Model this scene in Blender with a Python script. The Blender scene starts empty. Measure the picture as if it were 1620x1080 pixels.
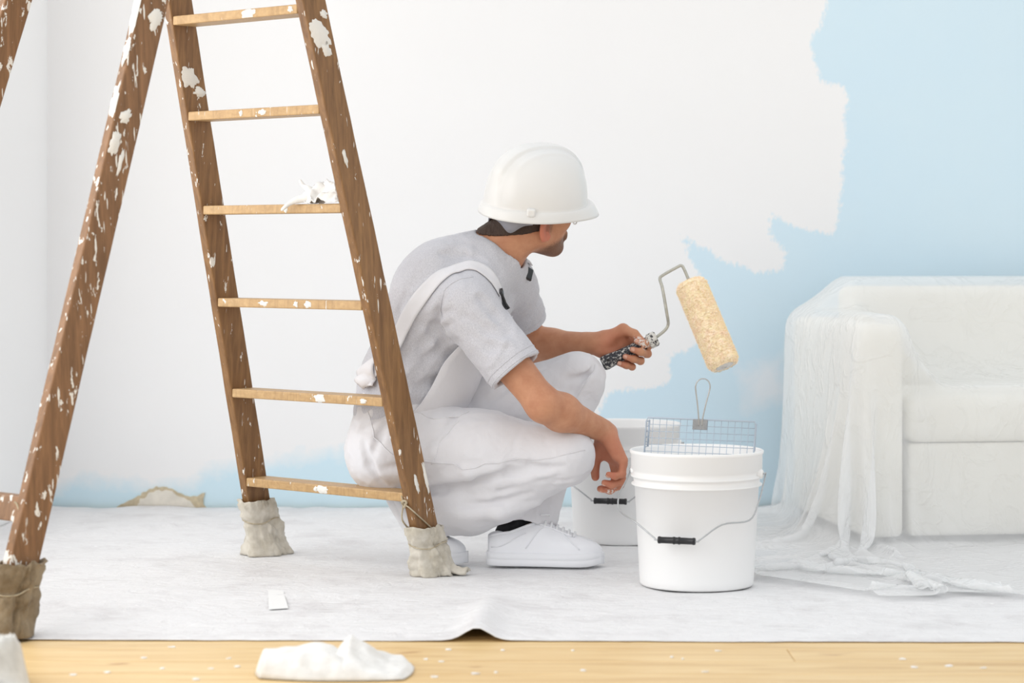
import bpy, math, random
import numpy as np
from mathutils import Vector, Matrix, noise
from mathutils.bvhtree import BVHTree

# ------------------------------------------------------------------ camera
scene = bpy.context.scene
COL = scene.collection
F_PX, EYE, HORIZON, CAM_Y = 3700.0, 0.84, 390.0, -0.494
cam_data = bpy.data.cameras.new('camera')
cam_data.sensor_width = 36.0
cam_data.lens = 36.0 * F_PX / 1620.0
cam_data.shift_y = -150.0 / 1620.0
cam_data.dof.use_dof = True
cam_data.dof.focus_distance = 6.0
cam_data.dof.aperture_fstop = 3.2
cam = bpy.data.objects.new('camera', cam_data)
cam.location = (0, CAM_Y, EYE)
cam.rotation_euler = (math.radians(90), 0, 0)
COL.objects.link(cam)
scene.camera = cam

# ------------------------------------------------------------------ light
world = bpy.data.worlds.new('soft_daylight')
scene.world = world
world.use_nodes = True
world.node_tree.nodes['Background'].inputs[0].default_value = (0.97, 0.985, 1.0, 1)
world.node_tree.nodes['Background'].inputs[1].default_value = 1.04
lamp_data = bpy.data.lights.new('window_daylight', 'AREA')
lamp_data.shape = 'RECTANGLE'
lamp_data.size, lamp_data.size_y = 3.7, 2.1
lamp_data.energy = 55
lamp_data.color = (1.0, 0.995, 0.985)
lamp = bpy.data.objects.new('window_daylight', lamp_data)
lamp.location = (-2.0, 4.45, 1.50)
lamp.rotation_euler = (math.radians(90), 0, math.radians(-74))
COL.objects.link(lamp)
scene.view_settings.view_transform = 'Standard'
scene.view_settings.look = 'None'
scene.view_settings.exposure = 0.04
scene.view_settings.gamma = 1.0
scene.view_settings.use_curve_mapping = False

# ------------------------------------------------------------------ helpers
random.seed(7)
rng = np.random.default_rng(11)


def P(px, py, y):
    """world point seen at pixel (px, py) when it lies at world depth y"""
    s = F_PX / (y - CAM_Y)
    return Vector(((px - 810.0) / s, y, EYE - (py - HORIZON) / s))


def floor_at(px, py):
    d = F_PX * EYE / (py - HORIZON)
    return Vector(((px - 810.0) * d / F_PX, d + CAM_Y, 0.0))


def obj(name, data, mat=None, parent=None, smooth=False):
    """data: (verts, faces) or a Mesh"""
    if isinstance(data, tuple):
        me = bpy.data.meshes.new(name)
        me.from_pydata([tuple(v) for v in data[0]], [], [tuple(int(i) for i in f) for f in data[1]])
        me.update()
    else:
        me = data
    if mat is not None:
        me.materials.clear()
        me.materials.append(mat)
    if smooth:
        me.polygons.foreach_set('use_smooth', np.ones(len(me.polygons), dtype=bool))
    o = bpy.data.objects.new(name, me)
    COL.objects.link(o)
    if parent is not None:
        o.parent = parent
        o.matrix_parent_inverse = parent_matrix(parent).inverted()
    return o


def parent_matrix(o):
    m = Matrix.LocRotScale(o.location, o.rotation_euler, o.scale)
    if o.parent is not None:
        m = parent_matrix(o.parent) @ o.matrix_parent_inverse @ m
    return m


def empty(name, loc, label=None, cat=None, group=None):
    o = bpy.data.objects.new(name, None)
    o.empty_display_size = 0.1
    o.location = loc
    COL.objects.link(o)
    if label:
        tag(o, label, cat, group)
    return o


def tag(o, label, cat=None, group=None, kind=None):
    if label:
        o['label'] = label
    if cat:
        o['category'] = cat
    if group:
        o['group'] = group
    if kind:
        o['kind'] = kind
    return o


def bevel(o, w, seg=2):
    m = o.modifiers.new('bevel', 'BEVEL')
    m.width = w
    m.segments = seg
    m.limit_method = 'ANGLE'
    return o


def join(*parts):
    V, Fc = [], []
    for v, f in parts:
        n = len(V)
        V += [tuple(x) for x in v]
        Fc += [tuple(int(i) + n for i in q) for q in f]
    return V, Fc


def box(lo, hi):
    x0, y0, z0 = lo
    x1, y1, z1 = hi
    v = [(x0, y0, z0), (x1, y0, z0), (x1, y1, z0), (x0, y1, z0), (x0, y0, z1), (x1, y0, z1), (x1, y1, z1), (x0, y1, z1)]
    f = [(0, 3, 2, 1), (4, 5, 6, 7), (0, 1, 5, 4), (1, 2, 6, 5), (2, 3, 7, 6), (3, 0, 4, 7)]
    return v, f


def hexa(bottom, top):
    """8-corner block from two quads (each counter-clockwise seen from above)"""
    v = [tuple(p) for p in bottom] + [tuple(p) for p in top]
    f = [(0, 3, 2, 1), (4, 5, 6, 7), (0, 1, 5, 4), (1, 2, 6, 5), (2, 3, 7, 6), (3, 0, 4, 7)]
    return v, f


def tube(pts, r, seg=8, closed=False, cap=True):
    pts = [Vector(p) for p in pts]
    n = len(pts)
    rs = r if isinstance(r, (list, tuple)) else [r] * n
    V, Fc = [], []
    prev = None
    for i, p in enumerate(pts):
        a = pts[(i - 1) % n] if (closed or i > 0) else p
        b = pts[(i + 1) % n] if (closed or i < n - 1) else p
        t = (b - a)
        t = t.normalized() if t.length > 1e-9 else Vector((0, 0, 1))
        if prev is None:
            ref = Vector((0, 0, 1)) if abs(t.z) < 0.9 else Vector((1, 0, 0))
            nrm = t.cross(ref).normalized()
        else:
            nrm = (prev - t * prev.dot(t))
            nrm = nrm.normalized() if nrm.length > 1e-9 else t.orthogonal().normalized()
        prev = nrm
        bi = t.cross(nrm)
        for k in range(seg):
            an = 2 * math.pi * k / seg
            V.append(p + (nrm * math.cos(an) + bi * math.sin(an)) * rs[i])
    m = n if closed else n - 1
    for i in range(m):
        j = (i + 1) % n
        for k in range(seg):
            l = (k + 1) % seg
            Fc.append((i * seg + k, i * seg + l, j * seg + l, j * seg + k))
    if cap and not closed:
        Fc.append(tuple(range(seg))[::-1])
        Fc.append(tuple((n - 1) * seg + k for k in range(seg)))
    return V, Fc


def lathe(profile, seg=48, close_start=False, close_end=False):
    V, Fc = [], []
    for (r, z) in profile:
        for k in range(seg):
            a = 2 * math.pi * k / seg
            V.append((r * math.cos(a), r * math.sin(a), z))
    for i in range(len(profile) - 1):
        for k in range(seg):
            l = (k + 1) % seg
            Fc.append((i * seg + k, i * seg + l, (i + 1) * seg + l, (i + 1) * seg + k))
    if close_start:
        Fc.append(tuple(range(seg))[::-1])
    if close_end:
        n = (len(profile) - 1) * seg
        Fc.append(tuple(n + k for k in range(seg)))
    return V, Fc


def place(data, origin, ax, ay, az):
    o, ax, ay, az = Vector(origin), Vector(ax), Vector(ay), Vector(az)
    return [o + ax * p[0] + ay * p[1] + az * p[2] for p in data[0]], data[1]


def smoothstep(a, b, x):
    t = min(1.0, max(0.0, (x - a) / (b - a)))
    return t * t * (3 - 2 * t)


def spline(pts, n):
    """Catmull-Rom through pts, n samples per span"""
    pts = [Vector(p) for p in pts]
    out = []
    for i in range(len(pts) - 1):
        p0 = pts[max(i - 1, 0)]
        p1, p2 = pts[i], pts[i + 1]
        p3 = pts[min(i + 2, len(pts) - 1)]
        for k in range(n):
            t = k / n
            out.append(0.5 * ((2 * p1) + (p2 - p0) * t + (2 * p0 - 5 * p1 + 4 * p2 - p3) * t * t + (3 * p1 - p0 - 3 * p2 + p3) * t ** 3))
    out.append(pts[-1])
    return out


# ------------------------------------------------------------------ materials
def srgb(r, g, b):
    def c(u):
        u /= 255.0
        return u / 12.92 if u <= 0.04045 else ((u + 0.055) / 1.055) ** 2.4
    return (c(r), c(g), c(b), 1.0)


class M:
    """tiny node helper"""
    def __init__(self, name, rough=0.6, spec=0.4, color=(0.8, 0.8, 0.8, 1)):
        self.mat = bpy.data.materials.new(name)
        self.mat.use_nodes = True
        self.t = self.mat.node_tree
        self.b = self.t.nodes['Principled BSDF']
        self.b.inputs['Roughness'].default_value = rough
        self.b.inputs['Specular IOR Level'].default_value = spec
        self.b.inputs['Base Color'].default_value = color
        self.out = self.t.nodes['Material Output']
        self._co = None

    def n(self, kind, **kw):
        nd = self.t.nodes.new(kind)
        for k, v in kw.items():
            if k.startswith('i_'):
                key = k[2:]
                nd.inputs[int(key) if key.isdigit() else key.replace('_', ' ')].default_value = v
            else:
                setattr(nd, k, v)
        return nd

    def l(self, a, b):
        self.t.links.new(a, b)

    def co(self, scale=(1, 1, 1), rot=(0, 0, 0)):
        if self._co is None:
            self._co = self.n('ShaderNodeTexCoord')
        mp = self.n('ShaderNodeMapping')
        mp.inputs['Scale'].default_value = scale
        mp.inputs['Rotation'].default_value = rot
        self.l(self._co.outputs['Object'], mp.inputs['Vector'])
        return mp.outputs[0]

    def noise(self, scale, detail=3, rough=0.5, vec=None, dist=0.0):
        nd = self.n('ShaderNodeTexNoise')
        nd.inputs['Scale'].default_value = scale
        nd.inputs['Detail'].default_value = detail
        nd.inputs['Roughness'].default_value = rough
        nd.inputs['Distortion'].default_value = dist
        self.l(vec if vec is not None else self.co(), nd.inputs['Vector'])
        return nd.outputs['Fac']

    def ramp(self, fac, stops, interp='LINEAR'):
        r = self.n('ShaderNodeValToRGB')
        r.color_ramp.interpolation = interp
        el = r.color_ramp.elements
        while len(el) < len(stops):
            el.new(0.5)
        for e, (p, c) in zip(el, stops):
            e.position = p
            e.color = c if isinstance(c, (tuple, list)) else (c, c, c, 1)
        self.l(fac, r.inputs[0])
        return r.outputs['Color']

    def mix(self, fac, a, b, mode='MIX'):
        m = self.n('ShaderNodeMix', data_type='RGBA', blend_type=mode)
        for sock, v in ((m.inputs['Factor'], fac), (m.inputs['A'], a), (m.inputs['B'], b)):
            if hasattr(v, 'links'):
                self.l(v, sock)
            else:
                sock.default_value = v
        return m.outputs['Result']

    def math(self, op, a, b=0.0, clamp=False):
        m = self.n('ShaderNodeMath', operation=op, use_clamp=clamp)
        for sock, v in ((m.inputs[0], a), (m.inputs[1], b)):
            if hasattr(v, 'links'):
                self.l(v, sock)
            else:
                sock.default_value = v
        return m.outputs[0]

    def attr(self, name):
        a = self.n('ShaderNodeAttribute', attribute_name=name)
        return a

    def color(self, sock):
        self.l(sock, self.b.inputs['Base Color'])

    def bump(self, h, strength=0.3, dist=0.002):
        bp = self.n('ShaderNodeBump')
        bp.inputs['Strength'].default_value = strength
        bp.inputs['Distance'].default_value = dist
        self.l(h, bp.inputs['Height'])
        prev = self.b.inputs['Normal'].links
        if prev:
            self.l(prev[0].from_socket, bp.inputs['Normal'])
        self.l(bp.outputs[0], self.b.inputs['Normal'])


def fabric(name, c1, c2, weave=900, fine=0.25, soft=30, rough=0.9, folds=0.0):
    m = M(name, rough, 0.15)
    m.b.inputs['Sheen Weight'].default_value = 0.15
    m.color(m.mix(m.ramp(m.noise(soft, 5, 0.65), [(0.35, 0.0), (0.65, 1.0)]), c1, c2))
    m.bump(m.noise(weave, 2), fine, 0.0006)
    if folds:
        m.bump(m.noise(16, 4, 0.55, dist=1.2), folds, 0.006)
    return m.mat


def wood(name, dark, light, paint_amount=0.5, axis=(12, 12, 1.0)):
    m = M(name, 0.5, 0.35)
    g = m.noise(5.0, 6, 0.6, m.co(axis), 0.6)
    base = m.mix(m.ramp(g, [(0.3, 0.0), (0.7, 1.0)]), dark, light)
    base = m.mix(m.ramp(m.noise(90, 4, 0.7, m.co((1, 1, 0.12))), [(0.5, 0.0), (0.8, 0.55)]), base, (dark[0] * 0.55, dark[1] * 0.5, dark[2] * 0.45, 1))
    # dried paint splashes and drips
    sp = m.ramp(m.noise(46, 5, 0.62, m.co((1, 1, 0.45)), 0.3), [(paint_amount, 0.0), (paint_amount + 0.015, 1.0)])
    dr = m.ramp(m.noise(110, 2, 0.5, m.co((1, 1, 0.13)), 0.1), [(paint_amount + 0.05, 0.0), (paint_amount + 0.07, 1.0)])
    pt = m.math('MAXIMUM', sp, dr)
    m.color(m.mix(pt, base, srgb(226, 222, 214)))
    m.l(m.math('ADD', m.math('MULTIPLY', pt, 0.2), 0.45), m.b.inputs['Roughness'])
    m.bump(pt, 0.5, 0.0015)
    m.bump(g, 0.25, 0.001)
    return m.mat


def plain(name, c, rough=0.5, spec=0.4, metal=0.0, var=0.0, bump=0.0, scale=40):
    m = M(name, rough, spec, c)
    m.b.inputs['Metallic'].default_value = metal
    if var:
        d = tuple(x * (1 - var) for x in c[:3]) + (1,)
        m.color(m.mix(m.ramp(m.noise(scale, 4, 0.6), [(0.3, 0.0), (0.7, 1.0)]), c, d))
    if bump:
        m.bump(m.noise(scale * 2, 4), bump, 0.002)
    return m.mat

# ================================================================== the room
WALL_Y = 7.0
# --- planked floor
floor_mat = plain('subfloor', srgb(150, 120, 80), 0.8)
pm = M('pine_plank', 0.42, 0.4)
inf = pm.n('ShaderNodeObjectInfo')
pv = pm.n('ShaderNodeVectorMath', operation='ADD')
pm.l(pm.co((1.0, 14, 14)), pv.inputs[0])
cmb = pm.n('ShaderNodeCombineXYZ')
pm.l(pm.math('MULTIPLY', inf.outputs['Random'], 37.0), cmb.inputs[0])
pm.l(pm.math('MULTIPLY', inf.outputs['Random'], 19.0), cmb.inputs[2])
pm.l(cmb.outputs[0], pv.inputs[1])
g = pm.noise(2.2, 6, 0.6, pv.outputs[0], 1.0)
c = pm.ramp(g, [(0.25, srgb(204, 166, 110)), (0.5, srgb(226, 194, 140)), (0.75, srgb(236, 210, 162))])
kn = pm.ramp(pm.noise(5.0, 2, 0.4, pm.co((1.1, 2.6, 1))), [(0.69, 0.0), (0.74, 0.7)])
pm.color(pm.mix(kn, c, srgb(165, 112, 62)))
pm.bump(g, 0.1, 0.001)
plank_mat = pm.mat
floor = obj('floor', box((-3.2, -0.9, -0.06), (3.4, WALL_Y + 0.1, -0.02)), floor_mat)
tag(floor, None, kind='structure')
pw = 0.145
y = WALL_Y
i = 0
while y > -0.8:
    x0 = -3.2
    xs = [-3.2] + sorted(random.uniform(-2.6, 2.9) for _ in range(1)) + [3.4]
    for a, b_ in zip(xs[:-1], xs[1:]):
        pk = obj('plank', box((a + 0.0006, y - pw + 0.0012, -0.02), (b_ - 0.0006, y - 0.0012, 0.0)), plank_mat, floor)
        bevel(pk, 0.0012, 1)
    y -= pw
    i += 1

# --- back wall: blue coat half covered by fresh white
BLUE = [(1312, -60), (1304, 20), (1300, 40), (1283, 68), (1290, 105), (1298, 130), (1335, 137), (1339, 150), (1336, 250), (1329, 330),
        (1319, 373), (1285, 363), (1245, 352), (1220, 338), (1217, 370), (1246, 402), (1238, 425), (1195, 430), (1130, 405),
        (1078, 368), (1092, 405), (1112, 450), (1112, 520), (1095, 553), (1060, 556), (1060, 600), (1050, 612), (962, 620),
        (930, 700), (1000, 830), (2400, 830), (2400, -60)]
WASH = [(60, 775), (130, 759), (200, 762), (255, 772), (300, 760), (345, 740), (420, 735), (480, 722), (560, 712), (600, 730),
        (700, 745), (960, 740), (960, 840), (60, 840)]
PALE = [(1165, 585), (1235, 560), (1260, 640), (1180, 650)]


def poly_sdf(poly, X, Z):
    pts = np.array([((p[0] - 810) / 493.7, EYE - (p[1] - HORIZON) / 493.7) for p in poly])
    d = np.full(X.shape, 1e9)
    inside = np.zeros(X.shape, dtype=bool)
    n = len(pts)
    for k in range(n):
        a, b = pts[k], pts[(k + 1) % n]
        e = b - a
        t = np.clip(((X - a[0]) * e[0] + (Z - a[1]) * e[1]) / (e @ e), 0, 1)
        d = np.minimum(d, np.hypot(X - a[0] - t * e[0], Z - a[1] - t * e[1]))
        cond = ((a[1] > Z) != (b[1] > Z))
        with np.errstate(divide='ignore', invalid='ignore'):
            xi = (b[0] - a[0]) * (Z - a[1]) / (b[1] - a[1] + 1e-12) + a[0]
        inside ^= cond & (X < xi)
    return np.where(inside, d, -d)


wx = np.arange(-1.75, 3.41, 0.022)
wz = np.arange(0.0, 2.7, 0.022)
GX, GZ = np.meshgrid(wx, wz, indexing='ij')
nx, nz = GX.shape
wv = [(float(a), WALL_Y, float(b)) for a, b in zip(GX.ravel(), GZ.ravel())]
wf = [(i * nz + j, (i + 1) * nz + j, (i + 1) * nz + j + 1, i * nz + j + 1) for i in range(nx - 1) for j in range(nz - 1)]
nb = len(wv)
wv += [(wx[0], WALL_Y + 0.12, 0), (wx[-1], WALL_Y + 0.12, 0), (wx[-1], WALL_Y + 0.12, wz[-1]), (wx[0], WALL_Y + 0.12, wz[-1])]
wf += [(nb, nb + 3, nb + 2, nb + 1), (nz - 1, (nx - 1) * nz + nz - 1, nb + 2, nb + 3)]
wm = M('wall_paint', 0.75, 0.25)
blue = wm.attr('blue_coat').outputs['Fac']
wash = wm.attr('blue_wash').outputs['Fac']
pale = wm.attr('pale_patch').outputs['Fac']
n1 = wm.math('SUBTRACT', wm.noise(14, 5, 0.6), 0.5)
n2 = wm.math('SUBTRACT', wm.noise(120, 3, 0.6, wm.co((1, 1, 0.5))), 0.5)
edge = wm.math('ADD', blue, wm.math('ADD', wm.math('MULTIPLY', n1, 0.05), wm.math('MULTIPLY', n2, 0.045)))
fac = wm.math('MULTIPLY', wm.math('ADD', edge, 0.006), 80.0, True)
wfac = wm.math('MULTIPLY', wm.math('ADD', wm.math('ADD', wash, 0.03), wm.math('MULTIPLY', n1, 0.10)), 15.0, True)
wfac = wm.math('MULTIPLY', wfac, 0.95)
pfac = wm.math('MULTIPLY', wm.math('MULTIPLY', wm.math('ADD', wm.math('ADD', pale, 0.02), wm.math('MULTIPLY', n1, 0.1)), 14.0, True), 0.7)
white_c = wm.mix(wm.noise(1.6, 3), (0.87, 0.872, 0.875, 1), (0.83, 0.83, 0.835, 1))
blue_c = wm.mix(wm.noise(2.2, 4, 0.6), (0.60, 0.765, 0.875, 1), (0.655, 0.79, 0.86, 1))
cc = wm.mix(fac, white_c, blue_c)
cc = wm.mix(wfac, cc, (0.60, 0.775, 0.865, 1))
cc = wm.mix(pfac, cc, (0.85, 0.85, 0.87, 1))
wm.color(cc)
wm.bump(wm.noise(220, 3), 0.12, 0.001)
wm.bump(fac, 0.15, 0.002)
back = obj('wall_back', (wv, wf), wm.mat)
tag(back, None, kind='structure')
for nm, poly in (('blue_coat', BLUE), ('blue_wash', WASH), ('pale_patch', PALE)):
    at = back.data.attributes.new(nm, 'FLOAT', 'POINT')
    vals = np.concatenate([np.clip(poly_sdf(poly, GX, GZ), -0.5, 0.5).ravel(), -np.ones(4) * 0.5]).astype(np.float32)
    at.data.foreach_set('value', vals)

# broken plaster low on the back wall
plaster = plain('bare_plaster', srgb(232, 226, 214), 0.9, 0.2, var=0.15, bump=0.3, scale=30)
edge_m = plain('torn_plaster_edge', srgb(214, 200, 172), 0.95, 0.1, var=0.3, bump=0.5, scale=60)


def wall_patch(name, outline, mat, y0, y1):
    rim = [((p[0] - 810) / 493.7, EYE - (p[1] - HORIZON) / 493.7) for p in outline]
    rr = []
    for k in range(len(rim)):
        a, b = rim[k], rim[(k + 1) % len(rim)]
        for t in range(4):
            u = t / 4
            j = 0.004 if a[1] > 0.005 and b[1] > 0.005 else 0.0
            rr.append((a[0] + (b[0] - a[0]) * u + random.uniform(-j, j), max(0.0, a[1] + (b[1] - a[1]) * u + random.uniform(-j, j))))
    n = len(rr)
    V = [(x, y0, z) for x, z in rr] + [(x, y1, z) for x, z in rr]
    Fc = [tuple(range(n, 2 * n))] + [(k, (k + 1) % n, n + (k + 1) % n, n + k) for k in range(n)]
    return obj(name, (V, Fc), mat, back)


wall_patch('plaster_edge', [(178, 806), (190, 798), (215, 788), (228, 778), (248, 770), (268, 772), (288, 780), (300, 786), (323, 780), (324, 800), (332, 806)], edge_m, WALL_Y + 0.02, WALL_Y - 0.006)
wall_patch('plaster_patch', [(216, 806), (220, 793), (236, 780), (252, 775), (272, 777), (292, 787), (308, 800), (314, 806)], plaster, WALL_Y + 0.02, WALL_Y - 0.012)

# --- left wall with a tall window opening nearer the camera
side_mat = M('side_wall_paint', 0.8, 0.2)
side_mat.color(side_mat.mix(side_mat.noise(2.0, 3), (0.93, 0.932, 0.93, 1), (0.91, 0.912, 0.91, 1)))
side_mat.bump(side_mat.noise(200, 3), 0.1, 0.001)


def lw(y, off=0.0):
    return -1.489 - 0.077 * (WALL_Y - y) - off


def left_wall_block(y0, y1, z0, z1, name='wall_left', parent=None, mat=None, inset=0.0, th=0.16):
    q = [(lw(y0, th), y0), (lw(y0, inset), y0), (lw(y1, inset), y1), (lw(y1, th), y1)]
    return obj(name, hexa([(a, b, z0) for a, b in q], [(a, b, z1) for a, b in q]), mat or side_mat.mat, parent)


wl = left_wall_block(6.40, WALL_Y + 0.1, 0, 2.7)
tag(wl, None, kind='structure')
left_wall_block(2.5, 6.40, 2.62, 2.7, 'lintel', wl)
left_wall_block(1.0, 2.5, 0, 2.7, 'pier', wl)
left_wall_block(2.5, 6.40, 0, 0.32, 'sill_wall', wl)
win = left_wall_block(2.5, 6.40, 0.32, 0.37, 'window_1', None, plain('window_frame_white', srgb(238, 238, 236), 0.4), 0.03, 0.13)
tag(win, None, kind='structure')
wmat = win.data.materials[0]
left_wall_block(2.5, 2.56, 0.37, 2.62, 'window_post', win, wmat, 0.03, 0.13)
left_wall_block(6.34, 6.40, 0.37, 2.62, 'window_post', win, wmat, 0.03, 0.13)
left_wall_block(4.40, 4.46, 0.37, 2.62, 'window_post', win, wmat, 0.03, 0.13)
left_wall_block(2.5, 6.40, 2.56, 2.62, 'window_head', win, wmat, 0.03, 0.13)

# ================================================================== drop sheet on the floor
SHEET_FRONT = 4.48


def sheet_z(x, yy):
    n = noise.noise(Vector((x * 2.1, yy * 2.6, 1.3))) * 0.004 + noise.noise(Vector((x * 6.0, yy * 9.0, 4.0))) * 0.0028
    n += abs(noise.noise(Vector((x * 3.0 + yy * 1.5, yy * 4.0 - x, 9.1)))) * -0.004
    n += noise.noise(Vector((x * 17.0, yy * 24.0, 7.0))) * 0.0012
    z = 0.0065 + n
    # fold that lifts the front edge
    cx = -0.075 + 0.05 * (yy - SHEET_FRONT)
    fade = 1.0 - smoothstep(SHEET_FRONT + 0.1, SHEET_FRONT + 0.75, yy)
    z += 0.026 * fade * math.exp(-((x - cx) / 0.035) ** 2)
    z += 0.008 * fade * math.exp(-((x - cx) / 0.11) ** 2)
    # long crease at the left and the bunched rear edge
    d = abs((yy - 6.25) - (x + 1.25) * 0.9)
    if -1.6 < x < -1.0:
        z += 0.010 * math.exp(-(d / 0.018) ** 2)
    d2 = abs((yy - 4.98) - (x + 1.0) * 0.22)
    if x < -0.35:
        z += 0.006 * math.exp(-(d2 / 0.02) ** 2)
    r = smoothstep(6.35, 6.95, yy)
    z += r * (-0.002 + 0.008 * (0.5 + noise.noise(Vector((x * 4.0, yy * 6.0, 2.0)))) + 0.005 * noise.noise(Vector((x * 14.0, yy * 16.0, 6.0))))
    # rumples near the sofa and the buckets
    r2 = smoothstep(0.3, 0.9, x) * smoothstep(5.3, 5.7, yy)
    z += r2 * 0.008 * (0.6 + noise.noise(Vector((x * 11.0, yy * 13.0, 3.0))))
    lie = smoothstep(SHEET_FRONT - 0.06, SHEET_FRONT + 0.22, yy)
    hump = 0.026 * fade * math.exp(-((x - cx) / 0.035) ** 2)
    z = 0.0012 + hump + (z - 0.0012 - hump) * (0.12 + 0.88 * lie)
    return max(z, 0.0008)


gx = np.linspace(-1.62, 2.6, 270)
gy = np.concatenate([np.linspace(0, 1, 170)])
sv, sf = [], []
for xx in gx:
    fe = SHEET_FRONT - 0.018 * (xx + 0.2) * 0.8 + 0.006 * noise.noise(Vector((xx * 3.0, 0, 0))) + 0.004 * noise.noise(Vector((xx * 16.0, 5, 0)))
    for t in gy:
        yy = fe + t * (6.985 - fe)
        sv.append((max(float(xx), lw(yy) + 0.004) if xx < -1.4 else float(xx), yy, sheet_z(float(xx), yy)))
ny = len(gy)
sf = [(i * ny + j, (i + 1) * ny + j, (i + 1) * ny + j + 1, i * ny + j + 1) for i in range(len(gx) - 1) for j in range(ny - 1)]
dm = M('sheet_plastic', 0.55, 0.3)
stain = dm.ramp(dm.noise(5.0, 6, 0.7), [(0.5, 0.0), (0.72, 1.0)])
sc_ = dm.mix(stain, (0.79, 0.785, 0.79, 1), (0.66, 0.645, 0.65, 1))
spk = dm.ramp(dm.noise(85, 4, 0.6, dm.co((0.6, 1, 1))), [(0.66, 0.0), (0.70, 0.5)])
sc_ = dm.mix(spk, sc_, (0.55, 0.54, 0.53, 1))
wsp = dm.ramp(dm.noise(60, 4, 0.65, dm.co((0.7, 1, 1), (0, 0, 1.0))), [(0.66, 0.0), (0.68, 1.0)])
dm.color(dm.mix(wsp, sc_, (0.9, 0.9, 0.9, 1)))
dm.bump(dm.noise(26, 6, 0.65, dist=1.0), 0.6, 0.008)
dm.bump(dm.noise(7, 5, 0.6, dm.co((1, 2.2, 1)), 1.5), 0.6, 0.016)
sheet = obj('drop_sheet', (sv, sf), dm.mat, None, True)
sol = sheet.modifiers.new('thickness', 'SOLIDIFY')
sol.thickness = 0.0012
sol.offset = 1
tag(sheet, 'white creased drop sheet spread over the wooden floor up to the wall', 'drop sheet')

# ================================================================== step ladder
LO = Vector((-0.4331, 5.6516, 0.0))
LU = Vector((0.7536, -0.6573, 0.0)).normalized()
LV = Vector((0.6573, 0.7536, 0.0)).normalized()
LZ = Vector((0, 0, 1))
SL_F, SL_R, RV, TAP = 0.2551, 0.328, -1.3076, 0.0503


def L(u, v, z):
    return LO + LU * u + LV * v + LZ * z


wood_f = wood('old_ladder_wood', srgb(112, 80, 50), srgb(150, 112, 72), 0.65)
wood_t = wood('ladder_tread_wood', srgb(172, 138, 94), srgb(196, 162, 116), 0.66, (1.2, 12, 12))
wood_r = wood('worn_ladder_wood', srgb(110, 79, 50), srgb(146, 107, 72), 0.61)
smear_m = plain('dried_white_paint', srgb(228, 225, 218), 0.6, 0.3, bump=0.6, scale=70)
ladder = empty('step_ladder', LO, 'tall open wooden step ladder splashed with white paint, in front of the man', 'ladder')
HT, HW = 0.0135, 0.040   # half thickness, half width of a stile
APEX = 2.20


def stile(name, side, front, mat, z0=0.012, z1=APEX):
    def cen(z):
        u = side * (0.3149 - TAP * z) if front else side * (0.322 - 0.0421 * z) - 0.0455
        v = -SL_F * z if front else RV + SL_R * z
        return u, v
    rings = []
    for z in (z0, z1):
        u, v = cen(z)
        rings.append([L(u - HT, v - HW, z), L(u + HT, v - HW, z), L(u + HT, v + HW, z), L(u - HT, v + HW, z)])
    # several sections along the length so that the worn edge can wobble a little
    secs = 40
    V, Fc = [], []
    for i in range(secs + 1):
        t = i / secs
        for k in range(4):
            p = rings[0][k].lerp(rings[1][k], t)
            w = noise.noise_vector(p * 9.0) * 0.0012
            V.append(p + w)
    for i in range(secs):
        for k in range(4):
            l = (k + 1) % 4
            Fc.append((i * 4 + k, i * 4 + l, (i + 1) * 4 + l, (i + 1) * 4 + k))
    Fc += [(3, 2, 1, 0), tuple(secs * 4 + k for k in range(4))]
    o = obj(name, (V, Fc), mat, ladder)
    bevel(o, 0.004, 2)
    return o, cen


st_r, cen_r = stile('stile', 1, True, wood_f)
st_l, cen_l = stile('stile', -1, True, wood_f)
rl_r, cen_rr = stile('rear_leg', 1, False, wood_r)
rl_l, cen_rl = stile('rear_leg', -1, False, wood_r)
TREADS = [0.2094 + 0.2419 * k for k in range(9)]
for z in TREADS:
    u, v = cen_r(z)
    w = u - HT - 0.0005
    q = [(-w, v - HW + 0.001), (w, v - HW + 0.001), (w, v + HW - 0.003), (-w, v + HW - 0.003)]
    t = obj('tread', hexa([L(a, b, z - 0.0115) for a, b in q], [L(a, b, z + 0.0115) for a, b in q]), wood_t, ladder)
    bevel(t, 0.003, 2)
    # housing line: a strip end set into each stile, seen as the joint


def tread_smear(k, frac, du, dz, seed):
    """crust of paint on the visible edge of a tread"""
    z = TREADS[k]
    u, v = cen_r(z)
    w = u - HT
    uc = -w + 2 * w * frac
    n = 28
    V = []
    for h, sc in ((0.0, 1.0), (0.0016, 0.85)):
        for i in range(n):
            a = 2 * math.pi * i / n
            rr = 1 + 0.6 * noise.noise(Vector((math.cos(a) * 1.8 + seed * 2.3, math.sin(a) * 1.8, seed)))
            zz = max(-0.0105, min(0.0105, math.sin(a) * dz * rr * sc))
            V.append(L(uc + math.cos(a) * du * rr * sc, v - HW + 0.0008 - h, z + zz))
    Fc = [(i, (i + 1) % n, n + (i + 1) % n, n + i) for i in range(n)] + [tuple(range(n, 2 * n))]
    obj('paint_smear', (V, Fc), smear_m, ladder, True)


for a_ in ((0, 0.50, 0.022, 0.010, 31), (0, 0.46, 0.008, 0.008, 37), (1, 0.60, 0.018, 0.014, 32), (1, 0.88, 0.012, 0.006, 38), (2, 0.64, 0.014, 0.009, 33), (2, 0.56, 0.008, 0.008, 39),
           (2, 0.33, 0.016, 0.006, 40), (3, 0.62, 0.006, 0.012, 34), (4, 0.58, 0.014, 0.007, 35), (4, 0.42, 0.006, 0.008, 41), (5, 0.62, 0.024, 0.012, 36), (5, 0.95, 0.008, 0.008, 42)):
    tread_smear(*a_)
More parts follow.
